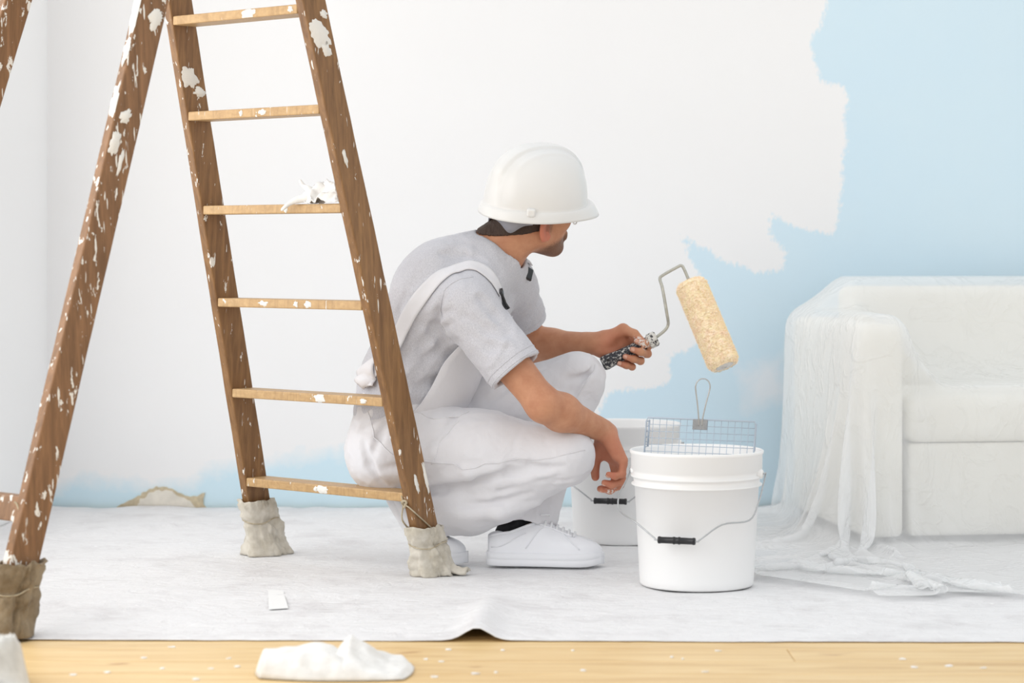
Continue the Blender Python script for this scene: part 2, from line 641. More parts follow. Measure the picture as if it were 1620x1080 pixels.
# rails of the rear frame
for z in (0.272, 1.86):
    u, v = cen_rr(z)
    ul, _ = cen_rl(z)
    q = [(ul + HT, v - 0.014), (u - HT, v - 0.014), (u - HT, v + 0.014), (ul + HT, v + 0.014)]
    dv = SL_R * 0.027
    rb = [L(a, b - dv, z - 0.027) for a, b in q]
    rt = [L(a, b + dv, z + 0.027) for a, b in q]
    bevel(obj('crossbar', hexa(rb, rt), wood_r, ladder), 0.003, 2)
# top board
u, v = cen_r(APEX)
tb = obj('top_board', hexa([L(a, b, APEX - 0.002) for a, b in ((-0.26, v - 0.10), (0.26, v - 0.10), (0.26, v + 0.08), (-0.26, v + 0.08))],
                           [L(a, b, APEX + 0.026) for a, b in ((-0.26, v - 0.10), (0.26, v - 0.10), (0.26, v + 0.08), (-0.26, v + 0.08))]), wood_t, ladder)
bevel(tb, 0.004, 2)


def smear(front, side, face, z, across, du, dz, seed, cen):
    """irregular crust of dried paint lying on a stile face"""
    rnd = random.Random(seed)
    u, v = cen(z)
    sl = -SL_F if front else SL_R
    n = 40
    ring = []
    for k in range(n):
        a = 2 * math.pi * k / n
        r = 1.0 + 0.55 * noise.noise(Vector((math.cos(a) * 1.6 + seed * 3.1, math.sin(a) * 1.6, seed))) + rnd.uniform(-0.12, 0.12)
        ring.append((math.cos(a) * du * r, math.sin(a) * dz * r))
    V = []
    for h in (0.0, 0.0022):
        for (p, q) in ring:
            sc = 1.0 if h == 0 else 0.86
            pp = across + p * sc
            zz = z + q * sc
            uu, vv = cen(zz)
            if face == 'wide':
                pp = max(-HW + 0.001, min(HW - 0.001, pp))
                V.append(L(uu + HT + 0.0005 + h, vv + pp, zz))
            else:
                pp = max(-HT + 0.001, min(HT - 0.001, pp))
                V.append(L(uu + pp, vv - HW - 0.0005 - h, zz))
    Fc = [(k, (k + 1) % n, n + (k + 1) % n, n + k) for k in range(n)] + [tuple(range(n, 2 * n))]
    obj('paint_smear', (V, Fc), smear_m, ladder, True)


def z_of(py, cen):
    z = 0.5
    for _ in range(20):
        u, v = cen(z)
        p = L(u, v, z)
        z = EYE - (py - HORIZON) * (p.y - CAM_Y) / F_PX
    return z


smear(True, 1, 'wide', z_of(55, cen_r), -0.01, 0.034, 0.030, 1, cen_r)
smear(True, 1, 'wide', z_of(78, cen_r), 0.005, 0.016, 0.018, 2, cen_r)
smear(True, 1, 'wide', z_of(22, cen_r), 0.022, 0.012, 0.010, 3, cen_r)
smear(True, 1, 'wide', z_of(250, cen_r), -0.012, 0.006, 0.025, 4, cen_r)
smear(True, 1, 'wide', z_of(755, cen_r), 0.03, 0.005, 0.04, 5, cen_r)
smear(True, 1, 'wide', z_of(765, cen_r), -0.008, 0.006, 0.022, 15, cen_r)
smear(True, -1, 'wide', z_of(122, cen_l), -0.012, 0.026, 0.028, 6, cen_l)
smear(True, -1, 'wide', z_of(146, cen_l), 0.014, 0.020, 0.012, 7, cen_l)
smear(False, 1, 'wide', z_of(30, cen_rr), 0.012, 0.02, 0.022, 8, cen_rr)
smear(False, 1, 'wide', z_of(185, cen_rr), -0.01, 0.018, 0.016, 9, cen_rr)
smear(False, 1, 'wide', z_of(228, cen_rr), -0.022, 0.016, 0.026, 10, cen_rr)
smear(False, 1, 'wide', z_of(255, cen_rr), 0.006, 0.006, 0.03, 16, cen_rr)
smear(False, 1, 'narrow', z_of(20, cen_rr), 0.0, 0.014, 0.05, 11, cen_rr)
smear(False, 1, 'narrow', z_of(85, cen_rr), 0.002, 0.010, 0.03, 12, cen_rr)
smear(False, 1, 'narrow', z_of(160, cen_rr), 0.002, 0.012, 0.04, 13, cen_rr)

# --- cloth wrapped round the feet, tied with string
cloth_w = fabric('foot_cloth', srgb(214, 208, 196), srgb(186, 178, 162), 500, 0.4, 18, folds=0.5)
cloth_b = fabric('old_brown_cloth', srgb(150, 134, 110), srgb(112, 96, 74), 500, 0.4, 14, folds=0.5)
string_m = fabric('twine', srgb(196, 184, 160), srgb(160, 146, 120), 900, 0.5, 60)


def foot_wrap(cen, height, mat, seed, label, flare=0.03, lean=(0, 0)):
    secs, seg = 26, 56
    V, Fc = [], []
    for i in range(secs):
        t = i / (secs - 1)
        z = 0.008 + t * height
        u, v = cen(z)
        u += lean[0] * (1 - t)
        v += lean[1] * (1 - t)
        for k in range(seg):
            a = 2 * math.pi * k / seg
            ca, sa = math.cos(a), math.sin(a)
            # rounded-rectangle section hugging the leg
            ru = (HT + 0.008) * (1 if abs(ca) < 1e-6 else 1)
            sup = (abs(ca / (HT + 0.016)) ** 3.0 + abs(sa / (HW + 0.013)) ** 3.0) ** (-1 / 3.0)
            base = sup + flare * (1 - smoothstep(0.0, 0.45, t)) ** 1.5
            tie = 0.006 * math.exp(-((t - 0.62) / 0.05) ** 2)
            fold = 0.018 * (1.15 - t) * noise.noise(Vector((ca * 2.2 + seed, sa * 2.2, t * 2.2 + a * 0.25)))
            fold += 0.013 * abs(noise.noise(Vector((ca * 5 + seed, sa * 5, t * 5.0 - a))))
            fold += 0.004 * noise.noise(Vector((ca * 14 + seed, sa * 14, t * 16)))
            r = base - tie + fold
            zz = z + (0.012 * noise.noise(Vector((ca * 2 + seed, sa * 2, 3.0))) if i == secs - 1 else 0)
            V.append(L(u + ca * r, v + sa * r, max(zz, 0.006)))
    for i in range(secs - 1):
        for k in range(seg):
            l = (k + 1) % seg
            Fc.append((i * seg + k, i * seg + l, (i + 1) * seg + l, (i + 1) * seg + k))
    o = obj('foot_wrap', (V, Fc), mat, ladder, True)
    so = o.modifiers.new('thickness', 'SOLIDIFY')
    so.thickness = 0.003
    tag(o, label)
    # string round it
    z = 0.008 + 0.62 * height
    u, v = cen(z)
    u += lean[0] * 0.38
    v += lean[1] * 0.38
    ring = []
    for k in range(28):
        a = 2 * math.pi * k / 28
        ca, sa = math.cos(a), math.sin(a)
        sup = (abs(ca / (HT + 0.018)) ** 3 + abs(sa / (HW + 0.015)) ** 3) ** (-1 / 3)
        ring.append(L(u + ca * sup, v + sa * sup, z + 0.006 * math.sin(2 * a)))
    obj('string', tube(ring, 0.0016, 6, True), string_m, o, True)
    return o


w1 = foot_wrap(cen_r, 0.125, cloth_w, 3.0, 'paint-stained cloth wrapped round the nearest foot', 0.008)
w2 = foot_wrap(cen_l, 0.150, cloth_w, 8.0, 'bunched white cloth tied round the far foot', 0.020, (0.015, 0))
w3 = foot_wrap(cen_rr, 0.155, cloth_b, 13.0, 'brown cloth tied round the rear foot', 0.016)
w4 = foot_wrap(cen_rl, 0.15, cloth_b, 23.0, 'brown cloth tied round the hidden rear foot', 0.016)


def flap(parent, base, d1, d2, length, width, seed, mat):
    """a folded tongue of cloth lying on the sheet"""
    V, Fc = [], []
    n, m = 16, 9
    for i in range(n):
        t = i / (n - 1)
        for j in range(m):
            s = j / (m - 1) - 0.5
            w = width * (1 - 0.35 * t) * (1 + 0.15 * noise.noise(Vector((t * 4, seed, 0))))
            p = Vector(base) + Vector(d1) * (t * length) + Vector(d2) * (s * w)
            p.z = 0.014 + 0.03 * (1 - t) ** 2 + 0.016 * (0.5 - abs(s)) * 2 * (1 - 0.4 * t) + 0.006 * noise.noise(Vector((t * 6, s * 6, seed)))
            if t > 0.85:
                p.z += (t - 0.85) * 0.05 * (s + 0.5)
            V.append(p)
    for i in range(n - 1):
        for j in range(m - 1):
            Fc.append((i * m + j, (i + 1) * m + j, (i + 1) * m + j + 1, i * m + j + 1))
    o = obj('cloth_tail', (V, Fc), mat, parent, True)
    so = o.modifiers.new('thickness', 'SOLIDIFY')
    so.thickness = 0.006
    return o


fb = floor_at(690, 912)
flap(w1, fb, (0.95, -0.25, 0), (0.3, 0.95, 0), 0.085, 0.06, 2.0, cloth_w)
fb = floor_at(420, 880)
flap(w2, fb, (0.95, -0.1, 0), (0.1, 0.95, 0), 0.055, 0.05, 5.0, cloth_w)
# knotted twine running across the nearest stile
k0 = cen_r(z_of(795, cen_r))
k1 = cen_r(z_of(845, cen_r))
zt, zb = z_of(795, cen_r), z_of(845, cen_r)
tw = [L(k0[0] - HT - 0.006, k0[1] - HW - 0.003, zt + 0.02), L(k0[0] - HT + 0.006, k0[1] - HW - 0.004, zt), L(k0[0] + HT, k0[1] - HW - 0.002, zt - 0.012),
      L(k1[0] + HT + 0.004, k1[1] + 0.01, zb + 0.012), L(k1[0] + HT + 0.005, k1[1] + HW * 0.7, zb - 0.006), L(k1[0] + HT + 0.006, k1[1] + HW * 0.6, zb - 0.04)]
obj('twine', tube(spline(tw, 6), 0.0018, 6), string_m, ladder, True)
kn = [L(k0[0] - HT + 0.006 + 0.006 * math.cos(a), k0[1] - HW - 0.005 + 0.003 * math.sin(2 * a), zt + 0.008 * math.sin(a)) for a in np.linspace(0, 6.2, 14)]
obj('twine_knot', tube(kn, 0.0036, 6, True), string_m, ladder, True)
k2 = cen_r(0.06)
dn = [L(k0[0] - HT + 0.002, k0[1] - HW - 0.004, zt), L(k0[0] - HT - 0.002, k0[1] - HW - 0.004, zt - 0.04), L(k2[0] - HT - 0.006, k2[1] - HW - 0.012, 0.125)]
obj('twine', tube(spline(dn, 6), 0.0022, 6), string_m, ladder, True)
z1_, z2_ = z_of(792, cen_rr), z_of(985, cen_rr)
c1, c2 = cen_rr(z1_), cen_rr(z2_)
dn = [L(c1[0] - HT - 0.002, c1[1] - HW - 0.003, z1_), L(c1[0] - HT + 0.012, c1[1] - HW - 0.003, z1_ - 0.02), L(c1[0] + HT * 0.4, c1[1] - HW - 0.003, (z1_ + z2_) / 2),
      L(c2[0] + HT * 0.6, c2[1] - HW - 0.016, z2_ + 0.02)]
obj('twine', tube(spline(dn, 8), 0.0022, 6), string_m, ladder, True)


# --- crumpled rag on the fourth tread
def crumple(name, centre, size, seed, mat, nx_=40, ny_=34, fold=1.0, floorz=None, rot=0.0):
    V, Fc = [], []
    ca, sa = math.cos(rot), math.sin(rot)
    for i in range(nx_):
        for j in range(ny_):
            a, b = i / (nx_ - 1) - 0.5, j / (ny_ - 1) - 0.5
            nv = noise.noise_vector(Vector((a * 3.2 + seed, b * 3.2, seed * 0.7)))
            nv2 = noise.noise_vector(Vector((a * 8 + seed, b * 8, seed * 1.7)))
            rr = math.hypot(a, b) * 2
            x = a * size[0] * (1 - 0.25 * rr * nv.x) + nv.x * size[0] * 0.22 * fold + nv2.x * size[0] * 0.05
            yv = b * size[1] + nv.y * size[1] * 0.25 * fold + nv2.y * size[1] * 0.06
            ridge = 1 - abs(noise.noise(Vector((a * 4.2 + seed * 2, b * 2.4 + a * 2, seed)))) * 2.2
            z = size[2] * max(0.0, (1 - rr ** 2 * 0.75)) * (0.35 + 0.65 * max(0, ridge)) + nv2.z * size[2] * 0.16
            V.append(Vector(centre) + Vector((x * ca - yv * sa, x * sa + yv * ca, max(z, 0.0 + 0.0005 * i / nx_))))
    for i in range(nx_ - 1):
        for j in range(ny_ - 1):
            Fc.append((i * ny_ + j, (i + 1) * ny_ + j, (i + 1) * ny_ + j + 1, i * ny_ + j + 1))
    o = obj(name, (V, Fc), mat, None, True)
    so = o.modifiers.new('thickness', 'SOLIDIFY')
    so.thickness = 0.0015
    so.offset = 1
    return o


rag_m = fabric('white_rag_cloth', srgb(236, 235, 232), srgb(220, 218, 214), 600, 0.3, 30, folds=0.4)
zt4 = TREADS[3] + 0.0135
uu, vv = cen_r(zt4)
rag = crumple('rag', L(0.180, vv - 0.005, zt4), (0.145, 0.075, 0.058), 4.2, rag_m, rot=math.atan2(LU.y, LU.x))
tag(rag, 'crumpled white rag lying on a ladder tread', 'rag')
# wisps of the rag: a twisted end standing up and one hanging over the tread edge
wp = [L(0.135, vv - 0.005, zt4 + 0.018), L(0.118, vv - 0.012, zt4 + 0.036), L(0.098, vv - 0.010, zt4 + 0.044), L(0.086, vv - 0.012, zt4 + 0.060)]
obj('twisted_end', tube(spline(wp, 5), [0.012, 0.0115, 0.011, 0.010, 0.0095, 0.009, 0.008, 0.0072, 0.0065, 0.006, 0.0058, 0.0055, 0.005, 0.0045, 0.004, 0.002], 9), rag_m, rag, True)
wp = [L(0.14, vv - 0.02, zt4 + 0.016), L(0.11, vv - 0.045, zt4 + 0.008), L(0.09, vv - 0.058, zt4 - 0.004), L(0.072, vv - 0.062, zt4 - 0.018)]
obj('hanging_end', tube(spline(wp, 5), [0.012, 0.0115, 0.011, 0.010, 0.0095, 0.009, 0.008, 0.0072, 0.0065, 0.006, 0.0058, 0.0055, 0.005, 0.0045, 0.004, 0.002], 9), rag_m, rag, True)

# ================================================================== distance-field modeller (one continuous skin per body or garment)
class Field:
    def __init__(self, lo, hi, h):
        self.lo = np.array(lo, dtype=np.float32)
        self.h = h
        self.n = np.ceil((np.array(hi) - np.array(lo)) / h).astype(int) + 1
        self.d = np.full(tuple(self.n), 0.2, dtype=np.float32)
        self.ax = [(self.lo[i] + h * np.arange(self.n[i])).astype(np.float32) for i in range(3)]

    def region(self, lo, hi, pad):
        a = np.clip(np.floor((np.array(lo) - pad - self.lo) / self.h).astype(int), 0, self.n)
        b = np.clip(np.ceil((np.array(hi) + pad - self.lo) / self.h).astype(int) + 1, 0, self.n)
        if np.any(b <= a):
            return None, None
        sl = tuple(slice(a[i], b[i]) for i in range(3))
        X = self.ax[0][sl[0]][:, None, None]
        Y = self.ax[1][sl[1]][None, :, None]
        Z = self.ax[2][sl[2]][None, None, :]
        return sl, (X, Y, Z)

    def op(self, prim, k=0.02, mode='add'):
        lo, hi, fn = prim
        sl, xyz = self.region(lo, hi, max(k, 0.0) + 3 * self.h)
        if sl is None:
            return
        q = fn(*xyz).astype(np.float32)
        d = self.d[sl]
        if mode == 'add':
            if k > 0:
                hh = np.maximum(k - np.abs(d - q), 0) / k
                self.d[sl] = np.minimum(d, q) - hh * hh * k * 0.25
            else:
                self.d[sl] = np.minimum(d, q)
        else:
            q = -q
            if k > 0:
                hh = np.maximum(k - np.abs(d - q), 0) / k
                self.d[sl] = np.maximum(d, q) + hh * hh * k * 0.25
            else:
                self.d[sl] = np.maximum(d, q)

    def hit(self, px, py, start=5.2):
        """first point of the solid along the view line through a pixel"""
        d = P(px, py, 7.0) - Vector((0, CAM_Y, EYE))
        t = (start - CAM_Y) / (7.0 - CAM_Y)
        while t < 0.97:
            p = Vector((0, CAM_Y, EYE)) + d * t
            i = np.round((np.array(p) - self.lo) / self.h).astype(int)
            if np.all(i >= 0) and np.all(i < self.n) and self.d[tuple(i)] < 0:
                return p
            t += self.h * 0.5 / d.length
        return None

    def groove(self, path, r, k=0.016, sink=0.0, mode='sub'):
        """a crease (or a raised fold) following the surface"""
        pts = [self.hit(*q) for q in path]
        pts = [p for p in pts if p is not None]
        n = len(pts)
        for i in range(n - 1):
            w0, w1 = math.sin(math.pi * (i + 0.3) / (n - 0.4)), math.sin(math.pi * (i + 1.3) / (n - 0.4))
            o = Vector((0, sink, 0))
            self.op(cone(pts[i] + o, pts[i + 1] + o, r * max(0.3, w0), r * max(0.3, abs(w1))), k, mode)

    def cut(self, point, normal, k=0.0, within=None):
        """remove what lies on the normal's side of a plane (inside an optional box)"""
        lo, hi = within if within else (self.lo, self.lo + self.h * self.n)
        sl, (X, Y, Z) = self.region(lo, hi, 0)
        n = Vector(normal).normalized()
        q = (X - point[0]) * n[0] + (Y - point[1]) * n[1] + (Z - point[2]) * n[2]
        self.d[sl] = np.maximum(self.d[sl], q.astype(np.float32))

    def warp(self, fn):
        X, Y, Z = self.ax[0][:, None, None], self.ax[1][None, :, None], self.ax[2][None, None, :]
        idx = np.nonzero(np.abs(self.d) < 0.03)
        self.d[idx] += fn(self.ax[0][idx[0]], self.ax[1][idx[1]], self.ax[2][idx[2]]).astype(np.float32)

    def mesh(self, smooth=1):
        d, h = self.d, self.h
        s = d < 0
        cnt = np.zeros(tuple(self.n - 1), dtype=np.uint8)
        for i in (0, 1):
            for j in (0, 1):
                for k in (0, 1):
                    cnt += s[i:self.n[0] - 1 + i, j:self.n[1] - 1 + j, k:self.n[2] - 1 + k]
        act = np.argwhere((cnt > 0) & (cnt < 8))
        vid = np.full(cnt.shape, -1, dtype=np.int32)
        vid[act[:, 0], act[:, 1], act[:, 2]] = np.arange(len(act))
        cr = [(i, j, k) for i in (0, 1) for j in (0, 1) for k in (0, 1)]
        vals = np.stack([d[act[:, 0] + c[0], act[:, 1] + c[1], act[:, 2] + c[2]] for c in cr], 1)
        acc = np.zeros((len(act), 3))
        num = np.zeros(len(act))
        for a in range(8):
            for b in range(a + 1, 8):
                if sum(abs(cr[a][m] - cr[b][m]) for m in range(3)) != 1:
                    continue
                va, vb = vals[:, a], vals[:, b]
                x = (va < 0) != (vb < 0)
                t = np.where(x, va / np.where(x, va - vb, 1), 0)
                pa, pb = np.array(cr[a], float), np.array(cr[b], float)
                acc += np.where(x[:, None], pa + t[:, None] * (pb - pa), 0)
                num += x
        V = (act + acc / num[:, None]) * h + self.lo
        Fq = []
        for axis in range(3):
            o1, o2 = (axis + 1) % 3, (axis + 2) % 3
            a = [slice(None)] * 3
            b = [slice(None)] * 3
            a[axis], b[axis] = slice(0, -1), slice(1, None)
            ch = s[tuple(a)] != s[tuple(b)]
            e = np.argwhere(ch)
            e = e[(e[:, o1] > 0) & (e[:, o2] > 0) & (e[:, o1] < self.n[o1] - 1) & (e[:, o2] < self.n[o2] - 1)]
            ins = s[e[:, 0], e[:, 1], e[:, 2]]

            def cell(p, q):
                c = e.copy()
                c[:, o1] += p
                c[:, o2] += q
                return vid[c[:, 0], c[:, 1], c[:, 2]]
            quad = np.stack([cell(-1, -1), cell(0, -1), cell(0, 0), cell(-1, 0)], 1)
            quad = np.where(ins[:, None], quad, quad[:, ::-1])
            Fq.append(quad)
        Fq = np.concatenate(Fq)
        for _ in range(smooth):
            acc = np.zeros_like(V)
            num = np.zeros(len(V))
            for a, b in ((0, 1), (1, 2), (2, 3), (3, 0)):
                np.add.at(acc, Fq[:, a], V[Fq[:, b]])
                np.add.at(acc, Fq[:, b], V[Fq[:, a]])
                np.add.at(num, Fq[:, a], 1)
                np.add.at(num, Fq[:, b], 1)
            V = V * 0.5 + 0.5 * acc / np.maximum(num, 1)[:, None]
        return V, Fq


def field_mesh(name, field, mat, parent, smooth=1):
    V, Fq = field.mesh(smooth)
    me = bpy.data.meshes.new(name)
    me.vertices.add(len(V))
    me.vertices.foreach_set('co', V.astype(np.float32).ravel())
    me.loops.add(Fq.size)
    me.loops.foreach_set('vertex_index', Fq.astype(np.int32).ravel())
    me.polygons.add(len(Fq))
    me.polygons.foreach_set('loop_start', np.arange(0, Fq.size, 4, dtype=np.int32))
    me.polygons.foreach_set('loop_total', np.full(len(Fq), 4, dtype=np.int32))
    me.update(calc_edges=True)
    me.validate()
    o = obj(name, me, mat, parent, True)
    return o, V, Fq


def cone(a, b, ra, rb, side=None, sx=1.0):
    """rounded cone from a to b; radius along `side` is widened by sx"""
    a, b = np.array(a, dtype=np.float32), np.array(b, dtype=np.float32)
    R = max(ra, rb) * max(1.0, sx)
    lo, hi = np.minimum(a, b) - R, np.maximum(a, b) + R
    ba = b - a
    L2 = float(ba @ ba) + 1e-12
    sd = None if side is None else np.array(Vector(side).normalized(), dtype=np.float32)

    def fn(X, Y, Z):
        x, y, z = X - a[0], Y - a[1], Z - a[2]
        if sd is not None:
            m = (x * sd[0] + y * sd[1] + z * sd[2]) * (1.0 / sx - 1.0)
            x, y, z = x + m * sd[0], y + m * sd[1], z + m * sd[2]
        t = np.clip((x * ba[0] + y * ba[1] + z * ba[2]) / L2, 0, 1)
        r = ra + (rb - ra) * t
        return np.sqrt((x - t * ba[0]) ** 2 + (y - t * ba[1]) ** 2 + (z - t * ba[2]) ** 2) - r
    return lo, hi, fn


def ellipsoid(c, axes, rad):
    c = np.array(c, dtype=np.float32)
    A = np.array([list(Vector(v).normalized()) for v in axes], dtype=np.float32)
    R = max(rad)

    def fn(X, Y, Z):
        x, y, z = X - c[0], Y - c[1], Z - c[2]
        p = [(x * A[i, 0] + y * A[i, 1] + z * A[i, 2]) for i in range(3)]
        k0 = np.sqrt(sum((p[i] / rad[i]) ** 2 for i in range(3)))
        k1 = np.sqrt(sum((p[i] / rad[i] ** 2) ** 2 for i in range(3))) + 1e-6
        return k0 * (k0 - 1.0) / k1
    return c - R, c + R, fn


def wrinkle(amp, freq, seed, dirs=7, stretch=None):
    r = np.random.default_rng(seed)
    K = r.normal(size=(dirs, 3))
    K /= np.linalg.norm(K, axis=1)[:, None]
    if stretch is not None:
        st = np.array(Vector(stretch).normalized())
        K = K - 0.75 * (K @ st)[:, None] * st
    K *= freq * r.uniform(0.6, 1.5, size=(dirs, 1))
    ph = r.uniform(0, 6.28, size=dirs)

    def fn(x, y, z):
        w = 0
        out = 0
        for i in range(dirs):
            a = np.sin(K[i, 0] * x + K[i, 1] * y + K[i, 2] * z + ph[i] + 1.3 * w)
            w = a
            out = out + (1 - np.abs(a) * 2 if i % 2 else a)
        return -amp * out / dirs
    return fn

# ================================================================== the crouching man
man = empty('person', (0.0, 5.6, 0.0), 'crouching man in white hard hat, grey T-shirt and white overalls holding a paint roller', 'person')
UP = Vector((0, 0, 1))
FACE = Vector((math.cos(math.radians(-24)), math.sin(math.radians(-24)), 0))       # chest direction
LEFT = Vector((-FACE.y, FACE.x, 0))

J = dict(
    pelvis=P(640, 688, 5.66), waist=P(662, 592, 5.65), chest=P(714, 482, 5.62), upper=P(760, 425, 5.61), neck=P(792, 396, 5.61),
    sh_r=P(735, 484, 5.44), el_r=P(860, 640, 5.37), wr_r=P(957, 682, 5.53),
    sh_l=P(812, 452, 5.75), el_l=P(842, 550, 5.90), wr_l=P(946, 542, 5.79),
    hip_r=P(628, 700, 5.58), kn_r=P(892, 722, 5.49), an_r=P(688, 808, 5.62),
    hip_l=P(668, 690, 5.75), kn_l=P(912, 602, 5.73), an_l=P(812, 838, 5.62),
)
spine = (J['neck'] - J['waist']).normalized()

# ---- head frame: turned away from the camera, rolled a little towards it
yaw, roll, pitch = math.radians(33), math.radians(15), math.radians(4)
HC = P(845, 334, 5.60)
Hm = Matrix.Rotation(yaw, 3, 'Z') @ Matrix.Rotation(roll, 3, 'X') @ Matrix.Rotation(-pitch, 3, 'Y')
HF, HL, HU = Hm.col[0].copy(), Hm.col[1].copy(), Hm.col[2].copy()


def hp(f, l, u):
    return HC + HF * f + HL * l + HU * u


def head_prims():
    out = []
    E = (HF, HL, HU)
    out.append((ellipsoid(hp(-0.012, 0, 0.035), E, (0.098, 0.077, 0.092)), 0.0))
    out.append((ellipsoid(hp(0.034, 0, -0.032), E, (0.058, 0.060, 0.085)), 0.04))
    for s in (-1, 1):
        out.append((cone(hp(-0.004, s * 0.054, -0.058), hp(0.058, s * 0.022, -0.100), 0.014, 0.015), 0.03))
        out.append((ellipsoid(hp(0.058, s * 0.046, -0.018), E, (0.022, 0.018, 0.018)), 0.03))
    out.append((ellipsoid(hp(0.070, 0, -0.100), E, (0.022, 0.026, 0.020)), 0.025))
    out.append((cone(hp(0.086, 0.030, 0.030), hp(0.086, -0.030, 0.030), 0.011, 0.011), 0.02))
    out.append((cone(hp(0.094, 0, 0.018), hp(0.113, 0, -0.024), 0.008, 0.012), 0.018))
    for s in (-1, 1):
        out.append((ellipsoid(hp(0.103, s * 0.011, -0.029), E, (0.011, 0.008, 0.008)), 0.008))
        out.append((ellipsoid(hp(0.083, s * 0.031, 0.006), E, (0.012, 0.013, 0.012)), 0.006))
    out.append((cone(hp(0.090, -0.020, -0.060), hp(0.090, 0.020, -0.060), 0.007, 0.007), 0.012))
    out.append((cone(hp(0.089, -0.018, -0.072), hp(0.089, 0.018, -0.072), 0.008, 0.008), 0.010))
    return out


NECK_LOW = J['neck'] + (J['neck'] - J['chest']).normalized() * -0.03


def neck_prims():
    return [(cone(hp(-0.035, 0, -0.045), NECK_LOW, 0.058, 0.066), 0.03),
            (cone(hp(-0.042, 0, -0.03), P(775, 388, 5.60), 0.036, 0.046), 0.03),
            (cone(hp(0.0, -0.045, -0.055), P(806, 405, 5.575), 0.014, 0.012), 0.02)]


def hand_prims(W, f, t, left, curls, lengths=1.0, spread=0.006, thumb=None, fat=1.0):
    """primitives of a five-fingered hand: f = finger direction, t = thumb side"""
    f = Vector(f).normalized()
    t = Vector(t)
    t = (t - f * t.dot(f)).normalized()
    p = t.cross(f) if not left else f.cross(t)      # palm normal
    out = []
    k = lengths
    mcp = {}
    tt = {'index': 0.031, 'middle': 0.010, 'ring': -0.011, 'pinky': -0.030}
    ff = {'index': 0.092, 'middle': 0.096, 'ring': 0.090, 'pinky': 0.080}
    ln = {'index': (0.043, 0.025, 0.021), 'middle': (0.047, 0.029, 0.022), 'ring': (0.043, 0.027, 0.022), 'pinky': (0.034, 0.020, 0.019)}
    rad = {'index': 0.0096, 'middle': 0.0098, 'ring': 0.0093, 'pinky': 0.0083}
    for n in tt:
        arch = -0.006 * (1 - abs(tt[n]) / 0.031)
        mcp[n] = W + f * ff[n] * k + t * tt[n] * k + p * arch
        out.append((cone(W + f * 0.012 + t * tt[n] * 0.6, mcp[n], 0.0165, 0.0125), 0.016))
    out.append((cone(W + f * 0.02 + t * -0.018 + p * 0.008, W + f * 0.06 * k + t * -0.022 + p * 0.008, 0.015, 0.013), 0.014))   # heel of the palm
    fingers = []
    for i, n in enumerate(('index', 'middle', 'ring', 'pinky')):
        ang = 0.0
        pos = mcp[n]
        r = rad[n] * fat
        sp = (1.5 - i) * spread
        chain = [pos]
        for j in range(3):
            ang += math.radians(curls[n][j])
            d = (f * math.cos(ang) + p * math.sin(ang) + t * sp * (1 if j == 0 else 0.4)).normalized()
            nxt = pos + d * ln[n][j] * k
            r2 = r * (0.93 if j < 2 else 0.84)
            out.append((cone(pos, nxt, r, r2), 0.005 if j == 0 else 0.004))
            out.append((cone(pos, pos + d * 0.002, r * 1.04, r * 1.04), 0.004))
            pos, r = nxt, r2
            chain.append(pos)
        fingers.append(chain)
    th = thumb
    base = W + f * 0.022 + t * 0.022 + p * 0.008
    pts = [base] + [W + f * a + t * b + p * c for a, b, c in th]
    rr = tuple(v * fat for v in (0.0165, 0.0125, 0.0105, 0.0088))
    for j in range(3):
        out.append((cone(pts[j], pts[j + 1], rr[j], rr[j + 1]), 0.014 if j == 0 else 0.005))
    out.append((cone(W + f * 0.07 + t * 0.022 + p * 0.004, pts[1], 0.010, 0.010), 0.016))      # web
    return out, fingers, pts


# relaxed right hand hanging over the knee
RW = J['wr_r']
R_f = Vector((0.40, 0.06, -0.90))
R_t = Vector((-0.42, 0.90, 0.0))
hand_r, fing_r, thumb_r = hand_prims(RW, R_f, R_t, False,
    {'index': (24, 58, 30), 'middle': (28, 62, 30), 'ring': (30, 66, 32), 'pinky': (30, 70, 30)},
    1.04, 0.0, [(0.052, 0.046, 0.030), (0.078, 0.050, 0.046), (0.102, 0.048, 0.056)], 1.22)
# left hand closed round the roller handle
LW = J['wr_l']
L_f = Vector((0.955, 0.05, -0.29))
L_t = Vector((0.29, 0.0, 0.955))
hand_l, fing_l, thumb_l = hand_prims(LW, L_f, L_t, True,
    {'index': (60, 62, 48), 'middle': (66, 62, 44), 'ring': (70, 62, 42), 'pinky': (72, 62, 42)},
    1.14, 0.0, [(0.052, 0.054, 0.024), (0.082, 0.052, 0.046), (0.108, 0.038, 0.056)], 1.15)


def arm_prims(sh, el, wr, up=1.0):
    ax = (el - sh).normalized()
    out = [(cone(sh, sh.lerp(el, 0.45), 0.056 * up, 0.052 * up), 0.03), (cone(sh.lerp(el, 0.45), el, 0.050 * up, 0.041), 0.03)]
    fa = wr - el
    out.append((cone(el, el + fa * 0.28, 0.042, 0.046), 0.025))
    out.append((cone(el + fa * 0.28, el + fa * 0.95, 0.045, 0.0275), 0.025))
    out.append((cone(el + fa * 0.85, wr + fa.normalized() * 0.012, 0.027, 0.0255), 0.012))
    return out


body_f = Field((-0.46, 5.26, 0.02), (0.44, 6.06, 1.09), 0.0032)
for pr, k in head_prims():
    body_f.op(pr, k)
for s in (-1, 1):
    body_f.op(ellipsoid(hp(0.101, s * 0.031, 0.013), (HF, HL, HU), (0.008, 0.012, 0.006)), 0.006, 'sub')
body_f.op(cone(hp(0.101, -0.016, -0.066), hp(0.101, 0.016, -0.066), 0.0022, 0.0022), 0.004, 'sub')
for pr, k in neck_prims():
    body_f.op(pr, k)
